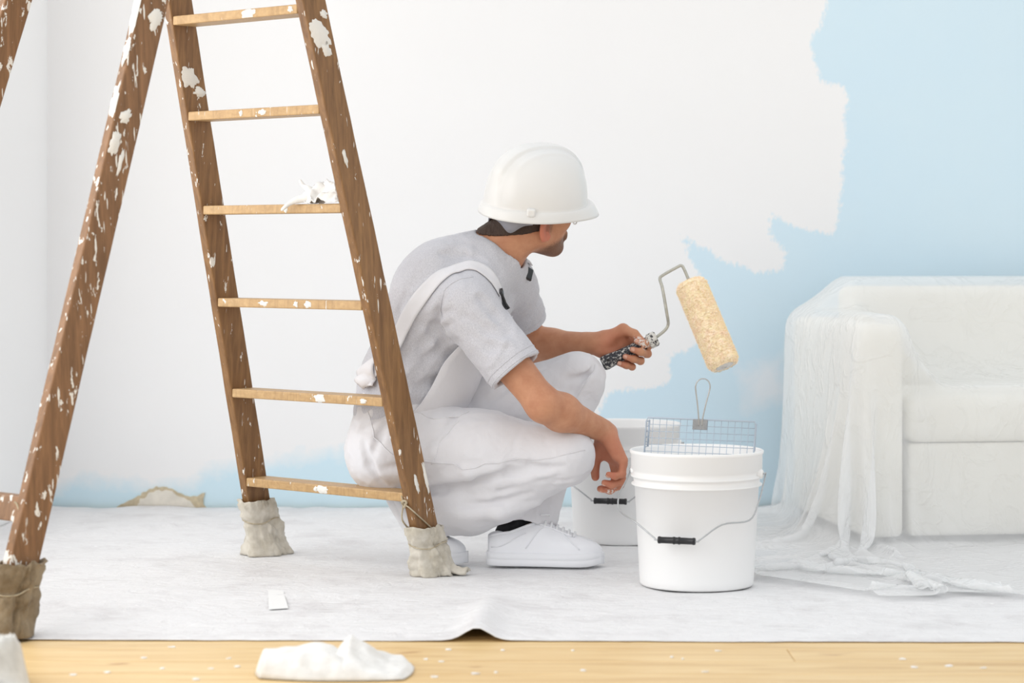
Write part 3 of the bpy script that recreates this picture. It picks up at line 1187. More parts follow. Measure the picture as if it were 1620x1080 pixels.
# ears
for s in (-1, 1):
    eb = Vector(HF * 0.35 + HL * s * 1.0).normalized()
    en = Vector(HF * -0.92 + HL * s * 0.38).normalized()
    eu = Vector(HU + HF * -0.18).normalized()
    c0 = hp(-0.006, s * 0.074, -0.026)
    body_f.op(ellipsoid(c0 + en * 0.008, (en, en.cross(eu), eu), (0.021, 0.0085, 0.036)), 0.005)
    body_f.op(ellipsoid(c0 + en * 0.004 + HL * s * 0.010, (en, en.cross(eu), eu), (0.0105, 0.007, 0.018)), 0.004, 'sub')
    body_f.op(cone(c0 + HF * 0.006 + HU * -0.022 + HL * s * 0.001, c0 + HF * 0.004 + HU * -0.027 + HL * s * 0.002, 0.008, 0.007), 0.004)
# trunk
SX = 1.32
body_f.op(cone(J['pelvis'], J['waist'], 0.098, 0.094, LEFT, SX), 0.03)
body_f.op(cone(J['waist'], J['chest'], 0.094, 0.108, LEFT, SX), 0.03)
body_f.op(cone(J['chest'], J['upper'], 0.106, 0.075, LEFT, SX), 0.03)
for s in ('r', 'l'):
    body_f.op(cone(J['neck'], J['sh_' + s], 0.046, 0.050 if s == 'r' else 0.042), 0.03)
    for pr, k in arm_prims(J['sh_' + s], J['el_' + s], J['wr_' + s], 1.0 if s == 'r' else 0.84):
        body_f.op(pr, k)
    body_f.op(cone(J['hip_' + s], J['kn_' + s], 0.070, 0.050), 0.03)
    body_f.op(cone(J['kn_' + s], J['an_' + s], 0.050, 0.036), 0.02)
for pr, k in hand_r + hand_l:
    body_f.op(pr, k)
# tip of each foot inside its shoe
body_f.op(cone(J['an_l'], J['an_l'] + Vector((0.12, -0.01, -0.035)), 0.034, 0.024), 0.02)
body_f.op(cone(J['an_r'], J['an_r'] + Vector((0.005, -0.005, -0.10)), 0.034, 0.022), 0.02)

sk = M('skin', 0.55, 0.35)
sk.b.inputs['Subsurface Weight'].default_value = 0.08
sk.b.inputs['Subsurface Radius'].default_value = (0.012, 0.005, 0.003)
base = sk.mix(sk.ramp(sk.noise(28, 5, 0.6), [(0.3, 0.0), (0.7, 1.0)]), srgb(196, 144, 112), srgb(178, 122, 92))
red = sk.attr('reddish').outputs['Fac']
base = sk.mix(red, base, srgb(196, 118, 96))
bd = sk.attr('stubble').outputs['Fac']
bn = sk.math('ADD', bd, sk.math('MULTIPLY', sk.math('SUBTRACT', sk.noise(380, 2), 0.5), 0.9))
base = sk.mix(sk.math('MULTIPLY', sk.math('MULTIPLY', sk.math('SUBTRACT', bn, 0.35), 1.5, True), sk.math('MULTIPLY', bd, 0.8, True)), base, srgb(78, 56, 46))
wp_ = sk.attr('paint_mark').outputs['Fac']
pk_ = sk.math('MULTIPLY', wp_, sk.ramp(sk.noise(120, 4, 0.6), [(0.50, 0.0), (0.56, 0.9)]))
base = sk.mix(pk_, base, srgb(226, 224, 220))
sk.color(base)
sk.bump(sk.noise(420, 3), 0.12, 0.0008)
sk.bump(sk.noise(70, 4, 0.6), 0.12, 0.002)
body, BV, _ = field_mesh('body', body_f, sk.mat, man, 1)
# tint masks from position
hl = (BV - np.array(HC)) @ np.array([list(HF), list(HL), list(HU)]).T
f_, l_, u_ = hl[:, 0], hl[:, 1], hl[:, 2]


def ss(a, b, x):
    t = np.clip((x - a) / (b - a), 0, 1)
    return t * t * (3 - 2 * t)


jaw = ss(-0.03, 0.02, f_) * (1 - ss(-0.078, -0.046, u_ - 0.25 * (f_ - 0.05))) * ss(-0.145, -0.105, u_ + 0.1 * f_)
cheek_clear = ss(0.0, 0.02, f_) * 0
stub = jaw
must = ss(0.075, 0.088, f_) * ss(-0.058, -0.05, u_) * (1 - ss(-0.046, -0.036, u_))
side = ss(-0.02, -0.008, f_) * (1 - ss(0.014, 0.024, f_)) * ss(-0.06, -0.03, u_) * (1 - ss(0.03, 0.05, u_)) * (np.abs(l_) < 0.08)
brow = ss(0.075, 0.085, f_) * ss(0.020, 0.025, u_) * (1 - ss(0.032, 0.037, u_)) * ss(0.010, 0.014, np.abs(l_)) * (1 - ss(0.04, 0.05, np.abs(l_)))
near_head = (np.abs(l_) < 0.11) & (np.abs(f_) < 0.16) & (np.abs(u_) < 0.16)
stub = np.where(near_head, np.maximum.reduce([jaw, must, side * 0.8, brow * 1.2]), 0)
lip = np.where(near_head, ss(0.085, 0.092, f_) * ss(-0.08, -0.076, u_) * (1 - ss(-0.060, -0.056, u_)) * (np.abs(l_) < 0.022), 0)
stub = stub * (1 - lip)
ear = np.where(near_head, ss(0.073, 0.080, np.abs(l_)) * (np.abs(f_ + 0.01) < 0.04) * (np.abs(u_ + 0.026) < 0.045), 0)


def near(pts, r):
    d = np.full(len(BV), 9.0)
    for p in pts:
        d = np.minimum(d, np.linalg.norm(BV - np.array(p), axis=1))
    return 1 - ss(r * 0.5, r, d)


tips = [c[-1] for c in fing_r + fing_l] + [thumb_r[-1], thumb_l[-1]]
hands_red = np.maximum(near([RW + R_f.normalized() * 0.07, RW + R_f.normalized() * 0.12], 0.10), near([LW + L_f.normalized() * 0.06], 0.09))
red = np.clip(0.45 * hands_red + 0.3 * near(tips, 0.025) + 0.85 * ear + 0.8 * lip + 0.35 * near([J['el_r']], 0.05), 0, 0.85)
pm_ = np.maximum(near([c[2] for c in fing_r[:2]] + [thumb_l[-1], fing_l[0][2], fing_l[0][3]], 0.022), 0)
for nm, arr in (('stubble', stub), ('reddish', red), ('paint_mark', pm_)):
    a = body.data.attributes.new(nm, 'FLOAT', 'POINT')
    a.data.foreach_set('value', arr.astype(np.float32))

# ---- nails
nail_m = plain('finger_nail', srgb(214, 164, 142), 0.35, 0.4)
for fr, pn in ((fing_l, None), (fing_r, None)):
    for ch in fr:
        d = (ch[3] - ch[2]).normalized()
        prev = (ch[2] - ch[1]).normalized()
        back_n = (prev - d * prev.dot(d))
        back_n = back_n.normalized()
        c0 = ch[3] + back_n * 0.0076 + d * 0.001
        sd = d.cross(back_n)
        V, Fc = [], []
        for i in range(5):
            for j in range(5):
                a, b = (i / 4 - 0.5), (j / 4 - 0.5)
                V.append(c0 + d * a * 0.010 + sd * b * 0.009 * (1 - 0.3 * max(0, a)) - back_n * (b * b * 0.010 + max(0, a) ** 2 * 0.012 - 0.0005))
        Fc = [(i * 5 + j, (i + 1) * 5 + j, (i + 1) * 5 + j + 1, i * 5 + j + 1) for i in range(4) for j in range(4)]
        nl = obj('fingernail', (V, Fc), nail_m, body, True)
        nl.modifiers.new('thickness', 'SOLIDIFY').thickness = 0.0008
eye_m = plain('eye_white', srgb(236, 232, 228), 0.2, 0.5)
iris_m = plain('iris', srgb(60, 44, 34), 0.2, 0.5)
for s in (-1, 1):
    ev, ef = lathe([(0.0001, 0.0088)] + [(0.0088 * math.sin(a), 0.0088 * math.cos(a)) for a in np.linspace(0.2, 3.0, 12)] + [(0.0001, -0.0088)], 20)
    eo = obj('eye', place((ev, ef), hp(0.0885, s * 0.031, 0.007), HL, HU, HF), eye_m, body, True)
    iv, if_ = lathe([(0.0001, 0.0091), (0.0022, 0.0089), (0.0044, 0.0080)], 20)
    obj('iris', place((iv, if_), hp(0.0885, s * 0.031, 0.007), HL, HU, HF), iris_m, eo, True)

# ---- hair under the helmet
hair_f = Field(tuple(HC + Vector((-0.17, -0.16, -0.16))), tuple(HC + Vector((0.16, 0.16, 0.14))), 0.0028)
for pr, k in head_prims()[:2] + neck_prims()[:2]:
    hair_f.op(pr, k)
hair_f.d -= 0.0055
hair_f.cut(hp(-0.022, 0, 0), HF * 1.0 + HU * 0.1)
hair_f.cut(hp(-0.030, 0, -0.036), HU * -1.0 + HF * 0.22)
hair_f.warp(wrinkle(0.0016, 260, 3, 9, HU + HF * -0.4))
hm = M('dark_hair', 0.6, 0.3)
hm.color(hm.mix(hm.noise(240, 3, 0.6, hm.co((1, 1, 0.25))), srgb(44, 32, 27), srgb(76, 57, 46)))
hm.bump(hm.noise(420, 3, 0.6, hm.co((1, 1, 0.2))), 0.7, 0.002)
field_mesh('hair', hair_f, hm.mat, man, 1)
for s in (-1, 1):       # sideburns
    sb = Field(tuple(hp(0, s * 0.07, 0) - Vector((0.06,) * 3)), tuple(hp(0, s * 0.07, 0) + Vector((0.06,) * 3)), 0.0028)
    for pr, k in head_prims()[:2]:
        sb.op(pr, k)
    sb.d -= 0.0028
    sb.cut(hp(0.022, 0, 0), HF)
    sb.cut(hp(-0.002, 0, 0), -HF)
    sb.cut(hp(0, 0, -0.012), -HU)
    field_mesh('sideburn', sb, hm.mat, man, 1)

# ---- T-shirt
shirt_f = Field((-0.52, 5.26, 0.30), (0.16, 6.00, 0.96), 0.0042)
SX = 1.36
shirt_f.op(cone(J['pelvis'] + Vector((0, 0, 0.06)), J['waist'], 0.125, 0.126, LEFT, SX), 0.03)
shirt_f.op(cone(J['waist'], J['chest'], 0.126, 0.136, LEFT, SX), 0.05)
shirt_f.op(cone(J['chest'], J['upper'], 0.134, 0.092, LEFT, SX), 0.05)
shirt_f.op(ellipsoid(P(690, 450, 5.62), (spine, LEFT, spine.cross(LEFT)), (0.13, 0.16, 0.085)), 0.05)
shirt_f.op(cone(P(748, 400, 5.60), P(774, 402, 5.60), 0.051, 0.050, LEFT, 1.3), 0.04)
SLV = {}
for s, fr in (('r', 0.66), ('l', 0.55)):
    sh, el = J['sh_' + s], J['el_' + s]
    shirt_f.op(cone(J['neck'] + Vector((-0.01, 0, -0.02)), sh, 0.058, 0.066 if s == 'r' else 0.060), 0.05)
    end = sh.lerp(el, fr)
    shirt_f.op(cone(sh, sh.lerp(el, fr + 0.12), *((0.076, 0.073) if s == 'r' else (0.061, 0.062))), 0.035)
    ax = (el - sh).normalized()
    shirt_f.cut(end, ax, within=(np.array(end) - 0.13, np.array(end) + 0.13) if s == 'l' else (np.array(end) - 0.115, np.array(end) + 0.115))
    SLV[s] = (sh, el, end, ax)
# creases radiating from the armpit and across the side
for path, r in (([(715, 492), (690, 500), (662, 512)], 0.0090), ([(712, 512), (690, 530), (664, 548)], 0.0090), ([(722, 540), (700, 556), (672, 566)], 0.0090),
                ([(738, 575), (718, 590), (690, 604), (660, 612)], 0.0105), ([(700, 470), (690, 520), (712, 560), (738, 590)], 0.0105), ([(640, 560), (612, 585), (590, 600)], 0.0090),
                ([(745, 530), (775, 548), (800, 552)], 0.0075), ([(735, 500), (770, 520), (806, 530)], 0.0075), ([(760, 470), (785, 495), (805, 520)], 0.0075),
                ([(640, 470), (625, 500), (618, 540)], 0.0075), ([(700, 400), (735, 405), (760, 412)], 0.004)):
    shirt_f.groove(path, r, 0.020, -0.002)
shirt_f.warp(wrinkle(0.0058, 46, 21, 7, Vector((0.6, 0, 0.8))))
shirt_f.warp(wrinkle(0.0016, 120, 22, 7))
# openings: neck, sleeves and bottom
shirt_f.op(cone(hp(-0.03, 0, -0.03), NECK_LOW, 0.068, 0.0735), 0.01, 'sub')
shirt_f.op(cone(hp(-0.042, 0, -0.02), P(777, 390, 5.60), 0.046, 0.054), 0.01, 'sub')
for s in ('r', 'l'):
    sh, el, end, ax = SLV[s]
    shirt_f.op(cone(end - ax * 0.05, end + ax * 0.06, *((0.052, 0.0665) if s == 'r' else (0.046, 0.0555))), 0.004, 'sub')
sm = M('heather_grey_jersey', 0.92, 0.12)
sm.b.inputs['Sheen Weight'].default_value = 0.2
mel = sm.ramp(sm.noise(520, 3, 0.7, sm.co((1, 1, 0.45))), [(0.3, 0.0), (0.7, 1.0)])
sm.color(sm.mix(mel, srgb(208, 208, 213), srgb(180, 180, 187)))
sm.bump(sm.noise(900, 2), 0.2, 0.0006)
sm.bump(sm.noise(24, 4, 0.55, sm.co((1, 1, 0.6), (0, 0.6, 0)), 1.5), 0.35, 0.006)
shirt, SV, SF = field_mesh('t_shirt', shirt_f, sm.mat, man, 1)
shirt_bvh = BVHTree.FromPolygons([tuple(v) for v in SV], [tuple(int(i) for i in f) for f in SF])
# sleeve hems and collar band
hem_m = sm.mat
for s in ('r', 'l'):
    sh, el, end, ax = SLV[s]
    for off in (0.006, 0.022):
        ring = []
        side = ax.orthogonal().normalized()
        up2 = ax.cross(side)
        for k in range(36):
            a = 2 * math.pi * k / 36
            d = side * math.cos(a) + up2 * math.sin(a)
            hit = shirt_bvh.ray_cast(end - ax * off + d * 0.14, -d)
            if hit[0] is not None and (hit[0] - (end - ax * off)).length < 0.11:
                ring.append(hit[0] + d * 0.0002)
        if len(ring) > 20:
            obj('sleeve_hem', tube(ring, 0.0016, 5, True), hem_m, shirt, True)
for path in ([P(752, 424, 5.40), P(722, 448, 5.40), P(700, 480, 5.41), P(694, 515, 5.42), P(706, 548, 5.43)],):
    sp_ = []
    for q in spline(path, 8):
        co, nr, _, _ = shirt_bvh.find_nearest(q)
        sp_.append(co + nr * 0.0004)
    obj('sleeve_seam', tube(sp_, 0.0014, 5), hem_m, shirt, True)
ncol = 40
cax = (hp(-0.035, 0, -0.045) - NECK_LOW).normalized()

# ---- overalls: trousers
tro_f = Field((-0.50, 5.26, 0.03), (0.32, 6.00, 0.66), 0.0042)
SX = 1.28
# lower legs first, each with its hem cut square
kn, an = J['kn_l'], J['an_l']
low = kn.lerp(an, 0.93)
tro_f.op(cone(kn, kn.lerp(an, 0.5), 0.073, 0.080), 0.012)
tro_f.op(cone(kn.lerp(an, 0.5), low + Vector((0.028, 0, -0.02)), 0.080, 0.070), 0.03)
tro_f.cut(Vector((0.0, 0, 0.142)), (-0.30, 0, -1))
kn, an = J['kn_r'], J['an_r']
tro_f.op(cone(kn, kn.lerp(an, 0.5) + Vector((0, 0, -0.012)), 0.074, 0.084), 0.012)
tro_f.op(cone(kn.lerp(an, 0.5) + Vector((0, 0, -0.012)), an + Vector((0.01, 0, 0.0)), 0.084, 0.068), 0.03)
tro_f.op(cone(P(745, 803, 5.57), P(722, 798, 5.58), 0.070, 0.070), 0.03)
tro_f.cut(kn.lerp(an, 1.02), (an - kn) + Vector((0, 0, -0.10)))
tro_f.op(cone(J['pelvis'] + Vector((-0.005, 0, -0.025)), P(655, 620, 5.65), 0.138, 0.134, LEFT, SX), 0.03)
tro_f.cut(P(655, 622, 5.65), spine * 0.6 + Vector((0.0, 0, 0.5)), within=((-0.5, 5.26, 0.38), (-0.08, 6.0, 0.66)))
for s in ('r', 'l'):
    hip, kn, an = J['hip_' + s], J['kn_' + s], J['an_' + s]
    tro_f.op(cone(hip + Vector((-0.01, 0, 0)), hip.lerp(kn, 0.55), 0.108, 0.098), 0.03)
    tro_f.op(cone(hip.lerp(kn, 0.5), kn, 0.098, 0.072), 0.03)
tro_f.op(ellipsoid(P(618, 722, 5.58), (Vector((1, 0, 0)), Vector((0, 1, 0)), UP), (0.098, 0.09, 0.10)), 0.05)
tro_f.warp(wrinkle(0.0056, 36, 33, 7, Vector((1, 0, 0.1))))
tro_f.warp(wrinkle(0.002, 95, 35, 7))
# creases: hollow of the bent knee, hip, seat
for path, r in (([(668, 778), (700, 772), (760, 757), (800, 747), (832, 742)], 0.014), ([(800, 750), (830, 752), (858, 744)], 0.007), ([(815, 732), (840, 738), (866, 742), (890, 738)], 0.006),
                ([(790, 775), (830, 766), (880, 752)], 0.006), ([(730, 800), (790, 795), (840, 780)], 0.006), ([(690, 700), (705, 680), (722, 655)], 0.004),
                ([(575, 672), (600, 655), (622, 650)], 0.006), ([(590, 715), (600, 690), (612, 668)], 0.006), ([(608, 742), (640, 735), (660, 738)], 0.005), ([(575, 700), (585, 735), (610, 770)], 0.005),
                ([(880, 640), (905, 618), (940, 580)], 0.005), ([(885, 615), (900, 600), (930, 592)], 0.005), ([(770, 640), (800, 612), (850, 590)], 0.006)):
    tro_f.groove(path, r, 0.018, -0.001)
for path, r in (([(790, 764), (830, 758), (875, 746)], 0.008), ([(730, 815), (790, 812), (850, 795)], 0.009), ([(690, 760), (740, 748), (790, 738)], 0.008)):
    tro_f.groove(path, r, 0.03, 0.004, 'add')
# hollow trouser bottoms
lo_l = J['kn_l'].lerp(J['an_l'], 0.93) + Vector((0.028, 0, -0.02))
tro_f.op(cone(lo_l + Vector((0.02, 0, 0.06)), lo_l + Vector((-0.005, 0, -0.05)), 0.050, 0.064), 0.004, 'sub')
tm = M('white_overall_cotton', 0.9, 0.15)
tm.b.inputs['Sheen Weight'].default_value = 0.15
tm.color(tm.mix(tm.noise(7, 4), (0.72, 0.715, 0.74, 1), (0.68, 0.675, 0.70, 1)))
tm.bump(tm.noise(800, 2, 0.5, tm.co((1, 1, 2))), 0.15, 0.0006)
tm.bump(tm.noise(14, 4, 0.55, tm.co((1, 1, 1)), 1.6), 0.3, 0.008)
white_cotton = tm.mat
tro, TV, TF = field_mesh('overalls', tro_f, white_cotton, man, 1)
tro_bvh = BVHTree.FromPolygons([tuple(v) for v in TV], [tuple(int(i) for i in f) for f in TF])
tag(tro, 'white cotton bib overalls')


def on_surface(bvh, p, toward=None, lift=0.003):
    """nearest point of a garment along the camera ray or straight"""
    co, nr, ix, ds = bvh.find_nearest(p)
    return co + nr * lift, nr


def ribbon(name, bvh, path, width, mat, parent, lift=0.004, thick=0.003, n=10, inward=None):
    pts = spline(path, n)
    surf = [on_surface(bvh, p, lift=lift) for p in pts]
    for _ in range(3):
        surf = [surf[0]] + [((surf[i - 1][0] + surf[i][0] * 2 + surf[i + 1][0]) / 4, (surf[i - 1][1] + surf[i][1] + surf[i + 1][1]).normalized()) for i in range(1, len(surf) - 1)] + [surf[-1]]
    V, Fc = [], []
    m = 7
    for i, (p, nr) in enumerate(surf):
        a = surf[max(i - 1, 0)][0]
        b = surf[min(i + 1, len(surf) - 1)][0]
        t = (b - a).normalized()
        sd = t.cross(nr).normalized()
        for j in range(m):
            q = p + sd * width * (j / (m - 1) - 0.5)
            co, n2, _, ds = bvh.find_nearest(q)
            if ds < 0.05 and n2.dot(nr) > 0.2:
                h = (q - co).dot(nr)
                q = q + nr * max(0.0, lift - h) if h < lift else q
            V.append(q)
    for i in range(len(surf) - 1):
        for j in range(m - 1):
            Fc.append((i * m + j, (i + 1) * m + j, (i + 1) * m + j + 1, i * m + j + 1))
    o = obj(name, (V, Fc), mat, parent, True)
    so = o.modifiers.new('thickness', 'SOLIDIFY')
    so.thickness = thick
    so.offset = 0
    return o


# straps crossing from the back over the shoulders down to the bib
strap_r = ribbon('shoulder_strap', shirt_bvh, [P(566, 600, 5.52), P(585, 572, 5.46), P(618, 526, 5.43), P(660, 475, 5.43), P(700, 437, 5.44), P(742, 425, 5.46),
                                               P(772, 440, 5.46), P(797, 465, 5.46)], 0.040, white_cotton, tro, 0.004)
strap_l = ribbon('shoulder_strap', shirt_bvh, [P(560, 590, 5.66), P(600, 500, 5.72), P(670, 410, 5.75), P(740, 385, 5.74), P(800, 405, 5.74), P(818, 430, 5.70)], 0.040, white_cotton, tro, 0.004)
black = plain('black_plastic', (0.012, 0.012, 0.014, 1), 0.4, 0.5)
ribbon('strap_buckle', shirt_bvh, [P(793, 459, 5.45), P(812, 482, 5.47)], 0.030, black, tro, 0.009, 0.006, 6)
ribbon('strap_buckle', shirt_bvh, [P(812, 424, 5.66), P(822, 436, 5.67)], 0.034, black, tro, 0.009, 0.006, 6)


# bib panel lying on the chest
trunk_f = Field((-0.52, 5.26, 0.30), (0.16, 6.00, 0.96), 0.008)
trunk_f.op(cone(J['pelvis'] + Vector((0, 0, 0.06)), J['waist'], 0.128, 0.129, LEFT, 1.36), 0.03)
trunk_f.op(cone(J['waist'], J['chest'], 0.129, 0.139, LEFT, 1.36), 0.05)
trunk_f.op(cone(J['chest'], J['upper'], 0.137, 0.095, LEFT, 1.36), 0.05)
trunk_f.warp(lambda x, y, z: x * 0)
_tv, _tf = trunk_f.mesh(2)
trunk_bvh = BVHTree.FromPolygons([tuple(v) for v in _tv], [tuple(int(i) for i in f) for f in _tf])


def bib_panel():
    V, Fc = [], []
    n, m = 16, 14
    fr = (FACE - spine * FACE.dot(spine)).normalized()
    for i in range(n):
        t = i / (n - 1)
        c = J['waist'].lerp(J['chest'] + spine * 0.045, t) + spine * (-0.05 * (1 - t))
        w = 0.27 - 0.06 * t
        for j in range(m):
            s = j / (m - 1) - 0.5
            o = c + LEFT * s * w
            hit = trunk_bvh.ray_cast(o + fr * 0.35, -fr)
            V.append((hit[0] if hit[0] is not None else o + fr * 0.12) + fr * 0.005)
    Fc = [(i * m + j, (i + 1) * m + j, (i + 1) * m + j + 1, i * m + j + 1) for i in range(n - 1) for j in range(m - 1)]
    o = obj('bib', (V, Fc), white_cotton, tro, True)
    so = o.modifiers.new('thickness', 'SOLIDIFY')
    so.thickness = 0.003


bib_panel()
# raised seams of the trousers
def seam(path, r=0.0014):
    pts = [on_surface(tro_bvh, p, lift=0.0004)[0] for p in spline(path, 10)]
    obj('seam', tube(pts, r, 5), white_cotton, tro, True)


seam([P(720, 655, 5.46), P(705, 690, 5.46), P(685, 730, 5.47)])
seam([P(640, 742, 5.45), P(740, 742, 5.39), P(850, 728, 5.40), P(925, 712, 5.43)])
seam([P(905, 640, 5.64), P(930, 600, 5.66), P(945, 575, 5.68)])
seam([P(575, 650, 5.50), P(600, 700, 5.46), P(640, 735, 5.46)])
seam([P(575, 632, 5.54), P(640, 645, 5.48), P(700, 650, 5.47), P(740, 640, 5.50)])
# pocket flap of cloth bunched at the back of the waist
def back_tab():
    V, Fc = [], []
    n, m = 14, 10
    for i in range(n):
        t = i / (n - 1)
        for j in range(m):
            s = j / (m - 1)
            q = P(562 + 34 * s - 4 * t, 606 - 52 * t * (0.4 + 0.6 * s) + 6 * s, 5.55 - 0.05 * s)
            co, nr, _, _ = shirt_bvh.find_nearest(q)
            V.append(co + nr * (0.005 + 0.010 * abs(math.sin(t * 5 + s * 2)) * (1 - t * 0.4)))
    Fc = [(i * m + j, (i + 1) * m + j, (i + 1) * m + j + 1, i * m + j + 1) for i in range(n - 1) for j in range(m - 1)]
    o = obj('back_panel', (V, Fc), white_cotton, tro, True)
    so = o.modifiers.new('thickness', 'SOLIDIFY')
    so.thickness = 0.003


back_tab()

# ---- socks
sock_m = fabric('black_sock', (0.012, 0.012, 0.014, 1), (0.03, 0.03, 0.034, 1), 700, 0.4)
for s, ln in (('l', 0.10), ('r', 0.10)):
    kn, an = J['kn_' + s], J['an_' + s]
    d = (kn - an).normalized()
    rings = [an - d * 0.02, an + d * 0.02, an + d * 0.05, an + d * ln]
    obj('sock', tube(rings, [0.043, 0.042, 0.043, 0.046], 24), sock_m, man, True)

# ---- sneakers
shoe_m = M('white_leather', 0.42, 0.4)
shoe_m.color(shoe_m.mix(shoe_m.noise(30, 3), (0.84, 0.85, 0.88, 1), (0.80, 0.81, 0.85, 1)))
shoe_m.bump(shoe_m.noise(500, 3), 0.15, 0.0006)
sole_m = plain('white_rubber_sole', (0.80, 0.81, 0.84, 1), 0.6, 0.3, bump=0.1, scale=60)
lace_m = fabric('white_lace', (0.83, 0.84, 0.86, 1), (0.76, 0.77, 0.79, 1), 1200, 0.5)
SXs = [0.0, 0.008, 0.025, 0.06, 0.10, 0.14, 0.18, 0.22, 0.252, 0.276, 0.290, 0.296]
SHW = [0.014, 0.023, 0.032, 0.035, 0.036, 0.040, 0.045, 0.0475, 0.045, 0.036, 0.023, 0.010]
STOP = [0.078, 0.084, 0.088, 0.090, 0.104, 0.116, 0.099, 0.082, 0.071, 0.062, 0.052, 0.044]


def interp(x, arr):
    return float(np.interp(x, SXs, arr))


def shoe(parent_name, xf, bend=0.0, xb0=0.165, xb1=0.235):
    """xf maps local (x forward, y side, z up) to world; bend lifts the heel"""
    N = 200
    # bent centre line, integrated from the toe backwards
    xs = np.linspace(0.31, -0.02, 331)
    ang = np.array([bend * (1 - smoothstep(xb0, xb1, x)) for x in xs])
    cx, cz = [0.31], [0.0]
    for i in range(1, len(xs)):
        stp = xs[i - 1] - xs[i]
        a = 0.5 * (ang[i] + ang[i - 1])
        cx.append(cx[-1] - stp * math.cos(a))
        cz.append(cz[-1] + stp * math.sin(a))
    cx, cz = np.array(cx)[::-1], np.array(cz)[::-1]
    xr, ar = xs[::-1], ang[::-1]

    def D(p):
        x, yv, z = p
        a = float(np.interp(x, xr, ar))
        return xf((float(np.interp(x, xr, cx)) + z * math.sin(a), yv, float(np.interp(x, xr, cz)) + z * math.cos(a)))

    def shape(x, phi, grow=0.0, z0=0.030):
        hw, tp = interp(x, SHW) + grow, interp(x, STOP) + grow
        c_, s_ = math.cos(phi), math.sin(phi)
        yv = hw * math.copysign(abs(c_) ** 0.55, c_)
        z = z0 + (tp - z0) * abs(s_) ** 0.8
        # ankle narrows towards the collar
        if x < 0.16:
            k = smoothstep(0.055, 0.11, z) * (1 - smoothstep(0.12, 0.16, x))
            yv *= 1 - 0.10 * k
        else:
            k = smoothstep(0.05, 0.10, z)
            yv *= 1 - 0.30 * k
        return (x, yv, z)

    V, Fc = [], []
    st = np.concatenate([np.linspace(0.0, 0.03, 6), np.linspace(0.045, 0.25, 16), np.linspace(0.258, 0.296, 8)])
    m = 26
    for x in st:
        for j in range(m):
            V.append(D(shape(float(x), math.pi * j / (m - 1))))
    n = len(st)
    Fc = [(i * m + j, i * m + j + 1, (i + 1) * m + j + 1, (i + 1) * m + j) for i in range(n - 1) for j in range(m - 1)]
    Fc += [tuple(range(m))[::-1], tuple((n - 1) * m + j for j in range(m))]
    root = obj('sneaker', (V, Fc), shoe_m.mat, man, True)
    # sole
    V, Fc = [], []
    zz = [0.0, 0.003, 0.016, 0.0175, 0.019, 0.033, 0.035]
    gr = [0.003, 0.006, 0.006, 0.0048, 0.006, 0.004, 0.001]
    ring_n = 0
    outl = [(float(x), 1) for x in np.concatenate([np.linspace(-0.004, 0.01, 4), np.linspace(0.03, 0.26, 14), np.linspace(0.272, 0.303, 7)])]
    full = [(x, 1) for x, _ in outl] + [(x, -1) for x, _ in outl[::-1]]
    for z, g_ in zip(zz, gr):
        for x, s in full:
            xx = min(max(x, 0.0), 0.296)
            hw = interp(xx, SHW) + g_
            if x < 0 or x > 0.296:
                hw *= 0.55
            V.append(D((x, s * hw, z + (0.006 * smoothstep(0.25, 0.30, x) if z < 0.02 else 0.0))))
        ring_n = len(full)
    for i in range(len(zz) - 1):
        for k in range(ring_n):
            l = (k + 1) % ring_n
            Fc.append((i * ring_n + k, (i + 1) * ring_n + k, (i + 1) * ring_n + l, i * ring_n + l))
    no = len(outl)
    for i in range(no - 1):
        Fc.append((i, i + 1, ring_n - 2 - i, ring_n - 1 - i))
        b = (len(zz) - 1) * ring_n
        Fc.append((b + i + 1, b + i, b + ring_n - 1 - i, b + ring_n - 2 - i))
    obj('sole', (V, Fc), sole_m, root, True)

    def strip(name, pts, w, mat, th=0.0022):
        """leather panel edge lying on the upper: pts are (x, phi)"""
        ps = [D(shape(x, ph, 0.0012)) for x, ph in pts]
        obj(name, tube(ps, w, 6), mat, root, True)
    for sgn in (0, 1):
        fl = (lambda a: a) if sgn == 0 else (lambda a: math.pi - a)
        strip('panel_seam', [(x, fl(0.25 + 0.5 * smoothstep(0.02, 0.10, x))) for x in np.linspace(0.01, 0.10, 10)], 0.0014, shoe_m.mat)
        strip('panel_seam', [(0.10 + 0.055 * t, fl(0.15 + 0.95 * t)) for t in np.linspace(0, 1, 10)], 0.0014, shoe_m.mat)
        strip('panel_seam', [(0.19 + 0.05 * t, fl(1.05 - 0.8 * t)) for t in np.linspace(0, 1, 10)], 0.0014, shoe_m.mat)
        strip('collar', [(0.004 + 0.12 * t, fl(0.95 + 0.35 * t)) for t in np.linspace(0, 1, 12)], 0.0042, shoe_m.mat)
        # lace stay
        strip('eyestay', [(0.135 + 0.085 * t, fl(1.05)) for t in np.linspace(0, 1, 10)], 0.003, shoe_m.mat)
    for k in range(6):
        x = 0.145 + 0.015 * k
        ps = [Vector(D(shape(x + 0.006 * math.sin(a * 1.0), a, 0.004))) for a in np.linspace(1.02, math.pi - 1.02, 9)]
        obj('lace', tube(ps, 0.0034, 6), lace_m, root, True)
    # tongue and bow
    tg = [Vector(D(shape(0.135 - 0.004 * i, math.pi / 2, 0.004 + 0.004 * i))) for i in range(5)]
    obj('tongue', tube(tg, [0.016, 0.017, 0.017, 0.015, 0.010], 12), shoe_m.mat, root, True)
